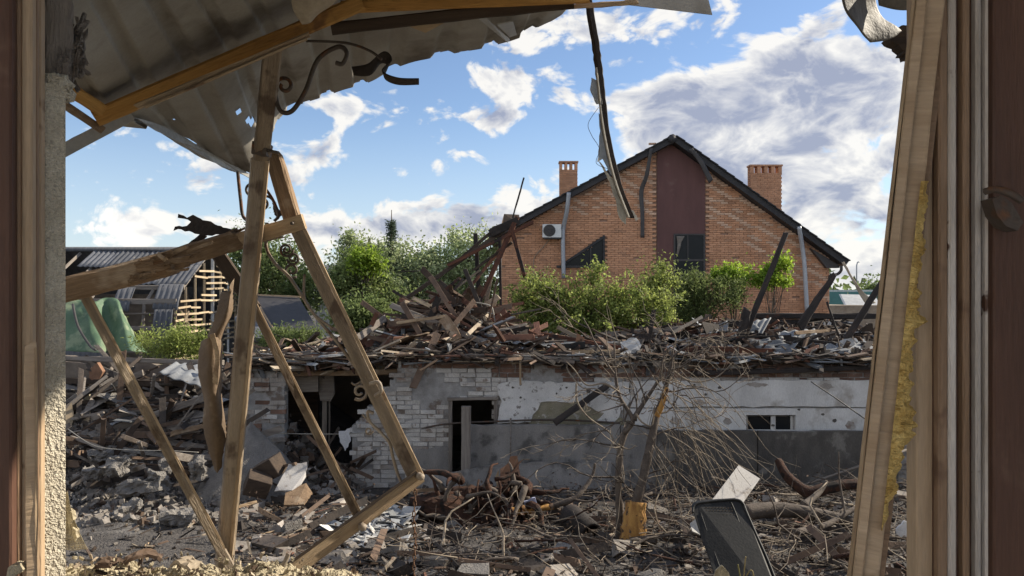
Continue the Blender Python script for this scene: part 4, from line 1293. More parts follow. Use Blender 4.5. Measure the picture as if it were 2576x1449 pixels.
def make_wreckage():
    rn = random.Random(77)
    # underlying mass
    vs, fs = [], []
    xs = np.linspace(-4.6, 7.6, 90)
    ys = np.linspace(12.46, 17.4, 40)
    for y in ys:
        for x in xs:
            vs.append((x, y, heap_z(x, y) - .05 + .05 * mn.noise(Vector((x * 7, y * 7, 2)))))
    n = len(xs)
    for i in range(len(ys) - 1):
        for j in range(n - 1):
            if xs[j] < -1.95 and 12.9 < ys[i] < 16.5 and mn.noise(Vector((xs[j] * 1.7, ys[i] * 1.7, 6))) > -.05:
                continue            # gaps cut in the rubble to let daylight into the breach
            fs.append((i * n + j, i * n + j + 1, (i + 1) * n + j + 1, (i + 1) * n + j))
    o = mesh_obj('roof_rubble', vs, fs, 'debris_char')
    tag(o, 'charred rubble bed covering the collapsed barn roof', 'rubble', None, 'stuff')
    b = MB()
    for i in range(1150):
        x = rn.uniform(-4.5, 7.5)
        y = 12.45 + 4.7 * rn.random() ** 1.25
        right = x > .6
        z = heap_z(x, y) + (rn.uniform(-.02, .05) if right else rn.uniform(-.02, .12))
        L = rn.uniform(.25, 1.5) * (.75 if right else 1)
        w = rn.uniform(.02, .10)
        mi = rn.choices((0, 1, 2, 3, 4, 5), (5, .5, 9, 1.2, 1.2, .15) if right else (7, 1.8, 3, 1, 1.8, .2))[0]
        b.obox(Vector((x, y, z)), rrot(rn, 1), Vector((L, w, rn.uniform(.012, .045))), mi, jit=.1, rn=rn)
    for i in range(2600):
        x = rn.uniform(-4.5, 7.5)
        y = 12.42 + 4.9 * rn.random() ** 1.3
        z = heap_z(x, y) + rn.uniform(-.03, .05)
        right = x > .6
        s = rn.uniform(.015, .12)
        mi = rn.choices((0, 1, 2, 3, 4, 5), (3, .5, 7, 1.3, 1.0, .25) if right else (4, 1.0, 4, 1.5, 1.4, .4))[0]
        b.obox(Vector((x, y, z)), rrot(rn), Vector((s * rn.uniform(1, 3.5), s * rn.uniform(.4, 1), s * rn.uniform(.12, .5))), mi, jit=.3, rn=rn)
    for i in range(150):
        x = rn.gauss(-1.1, .85)
        y = rn.gauss(14.4, .6)
        p = Vector((x, y, heap_z(x, y) + rn.uniform(-.05, .15)))
        d = Vector((rn.gauss(.3, 1), rn.gauss(0, .5), rn.gauss(0, .45))).normalized()
        b.plank(p - d * .5, p + d * rn.uniform(.2, 1.1), rn.uniform(.03, .12), rn.uniform(.015, .04), rn.choices((0, 1, 4, 2), (5, 1.5, 3, 2))[0], seg=2, ragged=.5, rn=rn)
    for i in range(70):
        x = rn.uniform(.2, 7.4)
        y = rn.uniform(12.6, 16.8)
        b.obox(Vector((x, y, heap_z(x, y) + .05)), rrot(rn, 1), Vector((rn.uniform(.3, .8), rn.uniform(.2, .5), .012)), rn.choices((3, 2, 5), (6, 3, .6))[0], jit=.2, rn=rn)
    b.build('roof_splinters', ['debris_wood', 'debris_pale', 'debris_char', 'debris_slate', 'debris_red', 'debris_white'], kind='stuff',
            label='loose splinters, tile shards and scraps strewn over the barn roof', cat='debris')
    # edge fringe hanging over the wall top
    b = MB()
    for i in range(420):
        u = rn.uniform(600, 2250)
        p = P(u, 900 + rn.uniform(-8, 14), 12.45 + rn.uniform(-.08, .1))
        L = rn.uniform(.1, .7)
        b.obox(p, Matrix.Rotation(rn.gauss(0, .3), 3, 'Z') @ Matrix.Rotation(rn.gauss(0, .12), 3, 'Y'), Vector((L, rn.uniform(.02, .12), rn.uniform(.008, .03))), rn.choices((0, 1, 2, 3, 4), (5, 2, 5, 3, 1))[0], jit=.15, rn=rn)
    b.build('eaves_splinters', ['debris_wood', 'debris_pale', 'debris_char', 'debris_slate', 'debris_red'], kind='stuff', label='splintered laths along the top of the barn wall', cat='debris')

    # planks one can pick out
    def pk(a, c, wpx, m, lab, cat='plank', **kw):
        kw.setdefault('seg', 6)
        kw.setdefault('wob', .006)
        kw.setdefault('ragged', .4)
        vbeam('plank' if cat == 'plank' else 'rafter', a, c, wpx, m, None, label=lab, cat=cat, group='timbers on the barn roof', **kw)
    pk((985, 768, 14.00), (1290, 890, 12.80), 14, 'timber_grey', 'long grey-brown board lying diagonally down the wreckage heap', depth=.03)
    pk((1113, 798, 13.40), (1150, 858, 13.00), 26, 'timber_brown', 'short broad brown board standing on end in the heap', depth=.02, bend=(0, .03))
    pk((900, 850, 13.20), (970, 800, 13.80), 16, 'timber_grey', 'grey board at the left foot of the wreckage heap', depth=.02)
    pk((1000, 812, 13.30), (1118, 796, 13.40), 7, 'timber_pale', 'thin pale batten lying level across the heap', depth=.03)
    pk((1290, 886, 12.82), (1560, 884, 12.82), 8, 'timber_pale', 'long level pale batten on the barn roof before the bush', depth=.03)
    pk((1225, 838, 12.90), (1325, 815, 13.20), 6, 'timber_grey', 'slim grey lath right of the heap', depth=.03)
    pk((1340, 905, 12.52), (1580, 912, 12.52), 10, 'timber_brown', 'brown plank lying along the eaves above the pitted render', depth=.03)
    pk((1700, 905, 12.92), (1790, 890, 12.90), 5, 'burnt_red', 'thin reddish lath lying left of the pale slab on the roof', depth=.03)
    pk((1710, 918, 12.72), (1800, 930, 12.52), 5, 'burnt_red', 'reddish lath along the eaves above the smooth render', depth=.03)
    pk((1868, 890, 12.92), (1950, 935, 12.52), 14, 'timber_pale', 'pale plank sloping towards the eaves above the narrow window', depth=.02)
    pk((1790, 850, 13.80), (1990, 845, 13.90), 5, 'charred', 'thin charred lath among the wreckage under the leaning charred post', depth=.03)
    pk((1690, 838, 14.80), (1765, 798, 15.60), 8, 'charred', 'charred beam end poking up right of the bush', depth=.05)
    pk((2000, 838, 13.60), (2090, 830, 14.20), 8, 'timber_brown', 'brown lath below the right charred posts', depth=.03)
    pk((1632, 860, 13.60), (1645, 780, 13.60), 10, 'charred', 'short charred stake upright at the right edge of the bush', depth=.04)
    pk((640, 905, 12.62), (720, 885, 12.80), 8, 'timber_grey', 'weathered grey lath at the left end of the barn roof', depth=.03)
    pk((720, 892, 12.72), (880, 905, 12.42), 7, 'timber_grey', 'grey lath along the eaves above the breach', depth=.03)
    # burnt rafters standing up at the corner
    bur = [((1342, 558, 15.0), (1126, 668, 14.6), 9, 'burnt_red', 'upper reddish burnt rafter sloping left from the house corner'),
           ((1300, 548, 15.0), (1205, 762, 14.6), 13, 'burnt_red', 'stout burnt rafter leaning steeply against the others'),
           ((1272, 576, 15.1), (1015, 756, 14.4), 11, 'timber_dark', 'long dark burnt rafter running down to the left heap'),
           ((1258, 628, 15.0), (1155, 756, 14.5), 9, 'burnt_red', 'burnt rafter between the stout one and the upright post'),
           ((1289, 584, 14.9), (1319, 694, 14.8), 10, 'burnt_red', 'short burnt stick hanging down in front of the brick wall'),
           ((1288, 610, 15.0), (1190, 680, 14.8), 7, 'timber_dark', 'slim burnt lath crossing behind the rafters'),
           ((1240, 580, 15.1), (1100, 700, 14.7), 8, 'timber_dark', 'dark burnt lath below the upper reddish rafter'),
           ((1196, 587, 15.2), (1206, 770, 15.0), 11, 'charred', 'upright charred post left of the house corner'),
           ((1257, 600, 15.4), (1260, 790, 15.3), 7, 'charred', 'thin upright charred post along the house corner'),
           ((1238, 585, 15.0), (1300, 556, 15.0), 24, 'charred', 'charred block where the burnt rafters meet'),
           ((1290, 548, 15.0), (1318, 447, 15.0), 4, 'charred', 'thin charred rod pointing up above the burnt rafters'),
           ((1155, 700, 14.6), (1080, 762, 14.2), 8, 'burnt_red', 'short reddish rafter end above the heap')]
    for a, c, w, m, lab in bur:
        pk(a, c, w, m, lab, 'rafter', depth=px(w * .8, 15), taper=.85)
    # charred posts at right
    pk((1872, 850, 14.2), (1978, 584, 14.2), 15, 'charred', 'tall charred post leaning right in front of the brick house', 'rafter', taper=.8, wob=.012)
    pk((2012, 822, 14.6), (2100, 690, 14.6), 22, 'charred', 'thick charred post leaning by the right corner of the house', 'rafter', taper=.55, wob=.012)
    pk((2128, 856, 13.8), (2222, 706, 13.8), 17, 'charred', 'charred post half hidden by the leaning sash board', 'rafter', taper=.8, wob=.012)
    pk((1860, 862, 14.0), (1880, 780, 14.0), 20, 'charred', 'charred stub at the foot of the tall leaning post', 'rafter', wob=.012)
    pk((2110, 845, 14.2), (2080, 760, 14.3), 5, 'charred', 'thin charred stake beside the thick leaning post', 'rafter')
    pk((1890, 795, 16.4), (2220, 795, 16.4), 14, 'charred', 'level charred beam along the back edge of the barn roof', 'rafter', wob=.01)
    seen_labels = set()
    for i in range(30):
        left = i < 13
        x = rn.uniform(-4.0, .4) if left else rn.uniform(.8, 7.2)
        y = rn.uniform(12.9, 16.4)
        L = rn.uniform(1.0, 2.6)
        a = rn.gauss(0, .5)
        d = Vector((math.cos(a), math.sin(a), 0)) * L / 2
        c0, c1 = Vector((x, y, 0)) - d, Vector((x, y, 0)) + d
        c0.z = heap_z(c0.x, c0.y) + rn.uniform(.03, .12)
        c1.z = heap_z(c1.x, c1.y) + rn.uniform(.03, .12)
        uu = CX + F * x / y
        spot = next(nm for lim, nm in ((740, 'at the left end of the barn roof'), (880, 'above the breach'), (1010, 'at the left foot of the heap'), (1180, 'on the heap below the burnt rafters'), (1330, 'right of the heap'), (1480, 'before the bush'),
                                       (1640, 'behind the bare tree'), (1760, 'right of the bare tree'), (1900, 'left of the tall charred post'), (2030, 'above the narrow window'), (2140, 'below the thick charred post'), (9999, 'near the leaning sash board')) if uu < lim)
        row = 'front' if y < 13.9 else ('middle' if y < 15.2 else 'back')
        mt = rn.choice(('timber_grey', 'timber_brown', 'burnt_red') if left else ('charred', 'charred', 'timber_grey', 'burnt_red'))
        cw = {'timber_grey': 'grey', 'timber_brown': 'brown', 'burnt_red': 'reddish burnt', 'charred': 'black charred'}[mt]
        lb_ = '%s loose timber, %s row, %s' % (cw, row, spot)
        while lb_ in seen_labels:
            lb_ = ('shorter ' if not lb_.startswith('shorter') else 'thin ') + lb_
        seen_labels.add(lb_)
        beam('plank', c0, c1, rn.uniform(.05, .13), rn.uniform(.03, .06), mt, seg=5, wob=.01, ragged=.6, rn=rn, label=lb_, cat='plank', group='loose timbers on the barn roof')
    for i in range(9):
        x, y = rn.uniform(-3.6, 7.0), rn.uniform(12.8, 16.0)
        q0 = Vector((x, y, heap_z(x, y) + .08))
        r_ = Matrix.Rotation(rn.uniform(0, 3.1), 3, 'Z') @ Matrix.Rotation(rn.gauss(0, .25), 3, 'Y') @ Matrix.Rotation(rn.gauss(0, .2), 3, 'X')
        vs, fs = [], []
        nx, ny = 26, 8
        for a in range(nx + 1):
            for c in range(ny + 1):
                vs.append(q0 + r_ @ Vector(((a / nx - .5) * .85, (c / ny - .5) * .6 + .05 * mn.noise(Vector((a * .3, i, 0))), .018 * math.sin(a / nx * 2 * math.pi * 5) + .04 * mn.noise(Vector((a * .12, c * .3, i * 3))))))
        for a in range(nx):
            for c in range(ny):
                if mn.noise(Vector((a * .21, c * .35, i * 7 + 2))) < .28:
                    k = a * (ny + 1) + c
                    fs.append((k, k + 1, k + ny + 2, k + ny + 1))
        o = mesh_obj('slate_piece', vs, fs, 'debris_slate' if i % 3 else 'rust_sheet', smooth=True)
        md = o.modifiers.new('thickness', 'SOLIDIFY')
        md.thickness = .008
        uu = CX + F * x / y
        lb_ = '%s torn corrugated sheet, %s row of wreckage, %s' % ('grey' if i % 3 else 'rusty brown', 'front' if y < 13.6 else ('middle' if y < 14.8 else 'back'),
              next(nm for lim, nm in ((800, 'above the left barn end'), (1000, 'left of the heap'), (1200, 'on the heap'), (1400, 'left of the bush'), (1600, 'before the bush'), (1750, 'right of the bush'), (1950, 'by the tall charred post'), (9999, 'at the far right')) if uu < lim))
        while lb_ in seen_labels:
            lb_ = 'smaller ' + lb_
        seen_labels.add(lb_)
        tag(o, lb_, 'roof sheet', 'loose sheet pieces on the roof')
    # sheets and oddments
    sheet('slate_sheet', [[(1880, 810, 15.2), (1860, 850, 14.8)], [(1940, 800, 15.2), (1915, 845, 14.8)]], 5, 18, 'debris_slate', ribs=4, amp=.02, square=False, thick=.008, label='grey corrugated slate sheet below the tall charred post', cat='roof sheet', group='slate sheets on the barn roof')
    sheet('slate_sheet', [[(1985, 880, 13.4), (2020, 905, 13.0)], [(2110, 862, 13.8), (2170, 890, 13.3)]], 5, 18, 'debris_slate', ribs=5, amp=.02, square=False, thick=.008, label='bluish corrugated slate sheet on the eaves near the leaning board', cat='roof sheet', group='slate sheets on the barn roof')
    sheet('slate_sheet', [[(1960, 835, 14.6), (1950, 862, 14.2)], [(2050, 828, 14.8), (2060, 858, 14.2)]], 5, 18, 'debris_slate', ribs=4, amp=.02, square=False, thick=.008, label='dark slate sheet between the charred posts', cat='roof sheet', group='slate sheets on the barn roof')
    plate('white_sheet', [(1560, 860, 13.6), (1600, 850, 13.6), (1622, 880, 13.4), (1590, 900, 13.3), (1566, 890, 13.3)], .02, 'debris_white', jagged=(8, 5), label='crumpled white scrap on the roof wreckage behind the bare tree', cat='scrap')
    plate('white_sheet', [(2112, 858, 13.6), (2140, 850, 13.6), (2160, 868, 13.6), (2130, 880, 13.5)], .02, 'debris_white', jagged=(8, 4), label='crumpled white scrap next to the bluish slate sheet', cat='scrap')
    plate('black_crate', [(1420, 862, 13.4), (1472, 860, 13.4), (1472, 876, 13.4), (1420, 878, 13.4)], .3, 'black_plastic', label='flat black box under the bush on the barn roof', cat='box')
    plate('orange_shard', [(1452, 838, 13.5), (1470, 850, 13.5), (1468, 866, 13.5), (1448, 860, 13.5)], .02, 'orange_board', label='small orange tile shard on the black box', cat='tile')
    # metal bedstead-like tube on the heap
    fr = root('tube_frame', P(1190, 840, 13.8), 'bent pale tube frame lying on top of the wreckage heap', 'frame')
    tube_obj('hoop', crom([P(1188, 820, 13.8), P(1182, 780, 13.8), P(1188, 762, 13.8), P(1230, 768, 13.8), P(1240, 782, 13.8), P(1248, 830, 13.8)], 6), .014, 'zinc', fr)
    tube_obj('rail', crom([P(1184, 778, 13.8), P(1240, 790, 13.8)], 4), .012, 'zinc', fr)
    plate('cupboard_door', [(1222, 812, 13.5), (1248, 810, 13.5), (1262, 842, 13.4), (1240, 850, 13.4)], .03, 'timber_pale', jagged=(14, 2), label='small pale green-grey door panel on the heap', cat='panel')
    plate('red_scrap', [(1090, 850, 13.3), (1104, 840, 13.3), (1112, 866, 13.2), (1100, 872, 13.2)], .02, 'debris_red', label='small red scrap at the front of the heap', cat='scrap', jagged=(6, 3))
    # sagging cables and vines across the front
    tube_obj('fallen_branch', crom([P(1258, 790, 13.6), P(1300, 850, 13.0), P(1345, 895, 12.4), P(1385, 915, 12.3), P(1410, 920, 12.3), P(1424, 910, 12.3), P(1430, 935, 12.3), P(1465, 975, 12.2), P(1500, 978, 12.2), P(1530, 1000, 12.1), P(1560, 1010, 12.0)], 6),
             .012, 'twig', label='thin bare branch trailing from the heap down across the barn wall', cat='branch')


make_wreckage()

# ------------------------------------------------------------------ brick house behind
HY = 26.0


def make_house():
    h = root('brick_house', (P(1675, 0, HY).x, HY, 0), 'orange brick house with a steep dark gable and mauve centre strip', 'house')
    ap, le, re = (1690, 362), (1236, 607), (2112, 668)     # underside line of the rakes
    wl, wr = 1262, 2086

    def roofv(u):
        return ap[1] + (ap[0] - u) * (le[1] - ap[1]) / (ap[0] - le[0]) if u < ap[0] else ap[1] + (u - ap[0]) * (re[1] - ap[1]) / (re[0] - ap[0])
    tri = [(1424, 664), (1520, 594), (1520, 670), (1424, 670)]
    panel = (1653, 1774)

    def uv(x, z):
        return CX + F * x / HY, HV - F * (z - H) / HY
    core = [P(wl, 1000, HY + .05), P(wl, roofv(wl), HY + .05), P(ap[0], roofv(ap[0]), HY + .05), P(wr, roofv(wr), HY + .05), P(wr, 1000, HY + .05)]
    b = MB()
    b.prism(core, Vector((0, .3, 0)))
    b.build('gable_core', 'house_mortar', h)
    b = MB()
    b.box((P(wr, 0, HY).x - .3, HY + .36, -.2), (P(wr, 0, HY).x, HY + 9.5, P(0, roofv(wr), HY).z))
    b.build('side_wall', 'house_brick', h)
    b = MB()
    b.box((P(wl, 0, HY).x, HY + .36, -.2), (P(wl, 0, HY).x + .3, HY + 9.5, P(0, roofv(wl), HY).z))
    b.build('side_wall', 'house_brick', h)
    rn = random.Random(8)
    rows = []
    z = 1.4
    r = 0
    while z < 8.4:
        x = P(wl, 0, HY).x + (.13 if r % 2 else 0) - .13
        c = 0
        while x < P(wr, 0, HY).x - .02:
            L = .25
            x0 = max(x, P(wl, 0, HY).x)
            L = min(x + .25, P(wr, 0, HY).x) - x0
            xm = x0 + L / 2
            x += .26
            c += 1
            if L < .06:
                continue
            u, v = uv(xm, z + .033)
            if v < roofv(u) + 3 or panel[0] - 6 < u < panel[1] + 6 or inpoly(u, v, [(1418, 668), (1522, 590), (1522, 674), (1418, 674)]):
                if not (panel[0] - 14 < u < panel[0] - 6):
                    continue
            mi = 0
            dl = v - roofv(u)
            lim = 150 if u < panel[0] else 118
            if dl < lim + 14 * mn.noise(Vector((u * .02, v * .02, 1))) and not (u < panel[0] and v > 540 + max(0, (u - 1560) * .3)):
                ph = ((xm + 2.3 * z) / .80) % 1.0
                mi = 1 if ph < .36 else (2 if .55 < ph < .75 else 0)  # diagonal streaks of grazing sun put into the brick tones
                if rn.random() < .08:
                    mi = 0
            elif rn.random() < .06:
                mi = 2
            if rn.random() < .006:
                continue
            rows.append((xm, HY + .03, z + .033, L, mi, 0.0, rn.uniform(-.004, .004)))
        z += .0755
        r += 1
    lay_bricks(h, rows, ['house_brick', 'house_brick_streak', 'house_brick_brown'], (.25, .08, .064), seed=6, score=lambda q: (q[0] - P(1590, 0, HY).x) ** 2 + (q[2] - 5.4) ** 2)
    # mauve strip
    b = MB()
    pts = [(panel[0], 960), (panel[0], roofv(panel[0]) + 2), (1690, roofv(1690) + 2), (panel[1], roofv(panel[1]) + 2), (panel[1], 960)]
    b.prism([P(u, v, HY - .02) for u, v in pts], Vector((0, .068, 0)))
    b.build('centre_strip', 'mauve_render', h)
    w = root('tall_window', P(1733, 740, HY))
    w.parent = h
    w.location = P(1733, 740, HY) - wloc(h)
    def fl(name, u0, u1, v0, v1, dy, th, m, par=w):
        bb = MB()
        a, c = P(u0, v1, HY), P(u1, v0, HY)
        bb.box((a.x, HY + dy, a.z), (c.x, HY + dy + th, c.z))
        return bb.build(name, m, par)
    fl('pane', 1697, 1770, 592, 652, -.030, .008, 'glass_dark')
    fl('pane', 1697, 1770, 656, 960, -.030, .008, 'glass_dark')
    fl('frame', 1694, 1698, 588, 960, -.05, .03, 'dark_flash')
    fl('frame', 1769, 1773, 588, 960, -.05, .03, 'dark_flash')
    fl('frame', 1698, 1769, 588, 592, -.05, .03, 'dark_flash')
    fl('transom', 1698, 1769, 652, 657, -.052, .03, 'dark_flash')
    fl('mullion', 1728, 1731, 592, 652, -.054, .03, 'dark_flash')
    o = sheet('torn_curtain', [[(1702, 594, HY - .06), (1704, 620, HY - .07), (1700, 650, HY - .06)], [(1712, 594, HY - .06), (1708, 620, HY - .09), (1706, 640, HY - .06)], [(1722, 594, HY - .06), (1716, 606, HY - .07), (1712, 616, HY - .06)]], 5, 4, 'timber_grey', w, rough=.04, thick=.004)
    # triangular window
    w = root('corner_window', P(1470, 660, HY))
    w.parent = h
    w.location = P(1470, 660, HY) - wloc(h)
    b = MB()
    b.prism([P(u, v, HY + .0) for u, v in ((1418, 669), (1521, 592), (1521, 669))], Vector((0, .04, 0)))
    b.build('pane', 'glass_dark', w)
    vbeam('frame', (1412, 668, HY - .02), (1522, 594, HY - .02), 6, 'roof_dark', w, depth=.08, seg=2)
    vbeam('frame', (1519, 592, HY - .02), (1519, 671, HY - .02), 5, 'roof_dark', w, depth=.08, seg=2)
    vbeam('sill', (1400, 671, HY - .04), (1524, 671, HY - .04), 6, 'dark_flash', w, depth=.14, seg=2)
    vbeam('mullion', (1486, 618, HY - .015), (1486, 668, HY - .015), 3, 'dark_flash', w, depth=.05, seg=2)
    # roof slabs with verge tiles
    def slope(a, c, name):
        rt = MB()
        p0, p1 = P(a[0], a[1] - 8, HY), P(c[0], c[1] - 8, HY)
        d = (p1 - p0).normalized()
        nrm = Vector((-d.z, 0, d.x)) if d.x > 0 else Vector((d.z, 0, -d.x))
        th = px(14, HY)
        quad = [p0 - nrm * th * .5, p1 - nrm * th * .5, p1 + nrm * th * .5, p0 + nrm * th * .5]
        rt.prism([q + Vector((0, -.42, 0)) for q in quad], Vector((0, 10.2, 0)))
        ro = rt.build(name, 'roof_dark', h)
        L = (p1 - p0).length
        k = int(L / .34)
        for i in range(k):
            q = p0 + d * (L * (i + .5) / k) + nrm * (th * .5 + .012)
            tb = MB()
            tb.obox(q + Vector((0, .30, 0)), Matrix((d, Vector((0, 1, 0)), nrm)).transposed() @ Matrix.Rotation((-.07 if d.x > 0 else -.07), 3, 'Y'), Vector((L / k * 1.04, 1.6, .035)))
            tb.build('verge_tile', 'roof_dark', ro)
        return ro
    slope((1690, 362), (2118, 672), 'roof_slope')
    slope((1690, 362), (1232, 609), 'roof_slope')
    tube_obj('ridge_cap', [P(1692, 348, HY - .5), P(1692, 348, HY) + Vector((0, 9.8, 0))], .15, 'roof_dark', h, n=8)
    # soffit return and bent pipe at right eave
    plate('soffit', [(2040, 624, HY - .2), (2112, 668, HY - .2), (2112, 674, HY - .2), (2080, 674, HY - .2)], .3, 'dark_flash', h)
    tube_obj('eave_elbow', crom([P(2116, 668, HY - .3), P(2116, 680, HY - .3), P(2106, 690, HY - .2), P(2090, 692, HY - .1), P(2086, 705, HY)], 5), .05, 'dark_flash', h)
    # side roof piece at the left end
    b = MB()
    b.prism([P(1262, 560, HY + .6), P(1268, 538, HY + 1.2), P(1306, 540, HY + 1.2), P(1310, 566, HY + .6), P(1262, 586, HY + .4)], Vector((0, .2, 0)))
    b.build('side_roof', 'timber_dark', h)
    # chimneys
    def chimney(u0, u1, vt, vb, y, nh, lab):
        c = root('chimney', P((u0 + u1) / 2, vb, y))
        c.parent = h
        c.location = P((u0 + u1) / 2, vb, y) - wloc(h)
        tag(c, lab)
        x0, x1 = P(u0, 0, y).x, P(u1, 0, y).x
        zt, zb = P(0, vt, y).z, P(0, vb, y).z
        dp = .36
        vh = vt + 7
        zh0, zh1 = P(0, vt + 24, y).z, P(0, vt + 6, y).z
        b = MB()
        b.box((x0 + .02, y + .02, zb), (x1 - .02, y + dp - .02, zh0))
        b.build('shaft', 'house_mortar', c)
        b = MB()
        rr = 0
        z = zb
        while z < zh0 - .03:
            x = x0 - (.13 if rr % 2 else 0)
            while x < x1:
                a, e = max(x, x0), min(x + .25, x1)
                x += .26
                if e - a < .05:
                    continue
                b.box((a, y, z), (e, y + .06, z + .064))
                b.box((a, y + dp - .06, z), (e, y + dp, z + .064))
            yy = y + .065
            while yy < y + dp - .07:
                e = min(yy + .25, y + dp - .065)
                b.box((x0, yy, z), (x0 + .06, e, z + .064))
                b.box((x1 - .06, yy, z), (x1, e, z + .064))
                yy += .26
            z += .0755
            rr += 1
        tag(b.build('brickwork', 'house_brick', c), kind='stuff')
        b = MB()
        W = x1 - x0
        pw = W / (2 * nh + 1)
        for i in range(nh + 1):
            a = x0 + i * 2 * pw
            b.box((a, y, zh0), (a + pw, y + .12, zh1))
            b.box((a, y + dp - .12, zh0), (a + pw, y + dp, zh1))
        b.build('vent_piers', 'house_brick', c)
        b = MB()
        b.box((x0 - .03, y - .03, zh1), (x1 + .03, y + dp + .03, zh1 + .06))
        b.build('cap', 'house_brick_brown', c)
    chimney(1408, 1453, 403, 500, 29, 3, 'left brick chimney with three vents')
    chimney(1888, 1967, 412, 560, 28.6, 4, 'right brick chimney with four vents')
    # air conditioner and pipes
    ac = root('air_conditioner', P(1388, 597, HY - .3), 'white air conditioner unit high on the brick gable', 'air conditioner')
    b = MB()
    a, c = P(1365, 597, HY - .34), P(1412, 564, HY - .34)
    b.box((a.x, HY - .34, a.z), (c.x, HY - .06, c.z))
    b.build('case', 'white_case', ac)
    b = MB()
    cc = P(1382, 580, HY - .34)
    for rr in (.20, .15, .10, .05):
        b.tube([cc + Vector((math.cos(t) * rr, -.012, math.sin(t) * rr)) for t in np.linspace(0, 2 * math.pi, 21)], .008, 4)
    b.build('fan_grille', 'dark_flash', ac)
    b = MB()
    b.prism([cc + Vector((math.cos(t) * .205, -.006, math.sin(t) * .205)) for t in np.linspace(0, 2 * math.pi, 21)[:-1]], Vector((0, .005, 0)))
    b.build('fan_opening', 'dark_flash', ac)
    b = MB()
    b.box((P(1368, 0, HY).x, HY - .3, a.z - .05), (P(1409, 0, HY).x, HY + .0, a.z - .004))
    b.build('bracket', 'dark_flash', ac)
    tube_obj('drain_hose', crom([P(1384, 600, HY - .1), P(1366, 622, HY - .05), P(1346, 645, HY - .05), P(1342, 670, HY - .05), P(1341, 730, HY - .05)], 5), .014, 'debris_pale', label='thin pale hose running down from the air conditioner', cat='hose')
    tube_obj('downpipe', crom([P(1431, 484, HY - .5), P(1426, 530, HY - .4), P(1418, 570, HY - .2), P(1416, 600, HY - .2), P(1418, 700, HY - .2)], 5), px(5.5, HY), 'grey_pipe', n=8, label='grey downpipe on the left of the brick gable', cat='pipe')
    tube_obj('downpipe', crom([P(2010, 570, HY - .5), P(2018, 620, HY - .3), P(2024, 670, HY - .25), P(2030, 785, HY - .2)], 5), px(5.5, HY), 'grey_pipe', n=8, label='grey downpipe on the right of the brick gable', cat='pipe')
    sheet('hanging_flashing', [[(1634, 374, HY - .5), (1622, 440, HY - .35), (1608, 480, HY - .2), (1611, 540, HY - .2), (1611, 598, HY - .2)], [(1642, 372, HY - .5), (1632, 440, HY - .35), (1619, 482, HY - .2), (1621, 540, HY - .2), (1621, 598, HY - .2)]], 5, 3, 'dark_flash', thick=.02,
          label='dark flashing strip hanging down left of the mauve strip', cat='flashing')
    sheet('hanging_flashing', [[(1732, 376, HY - .55), (1758, 410, HY - .5), (1784, 462, HY - .45)], [(1742, 372, HY - .55), (1768, 404, HY - .5), (1794, 452, HY - .45)]], 5, 3, 'dark_flash', thick=.02, label='dark flashing strip peeling off under the right rake', cat='flashing')
    sheet('hanging_film', [[(2118, 660, 24), (2140, 700, 24), (2165, 745, 24), (2180, 768, 24)], [(2124, 658, 24), (2150, 705, 24), (2176, 738, 24), (2204, 762, 24)]], 5, 3, 'debris_pale', rough=.05, thick=.01, label='pale strip of sheeting hanging from the right eave', cat='sheeting')


make_house()


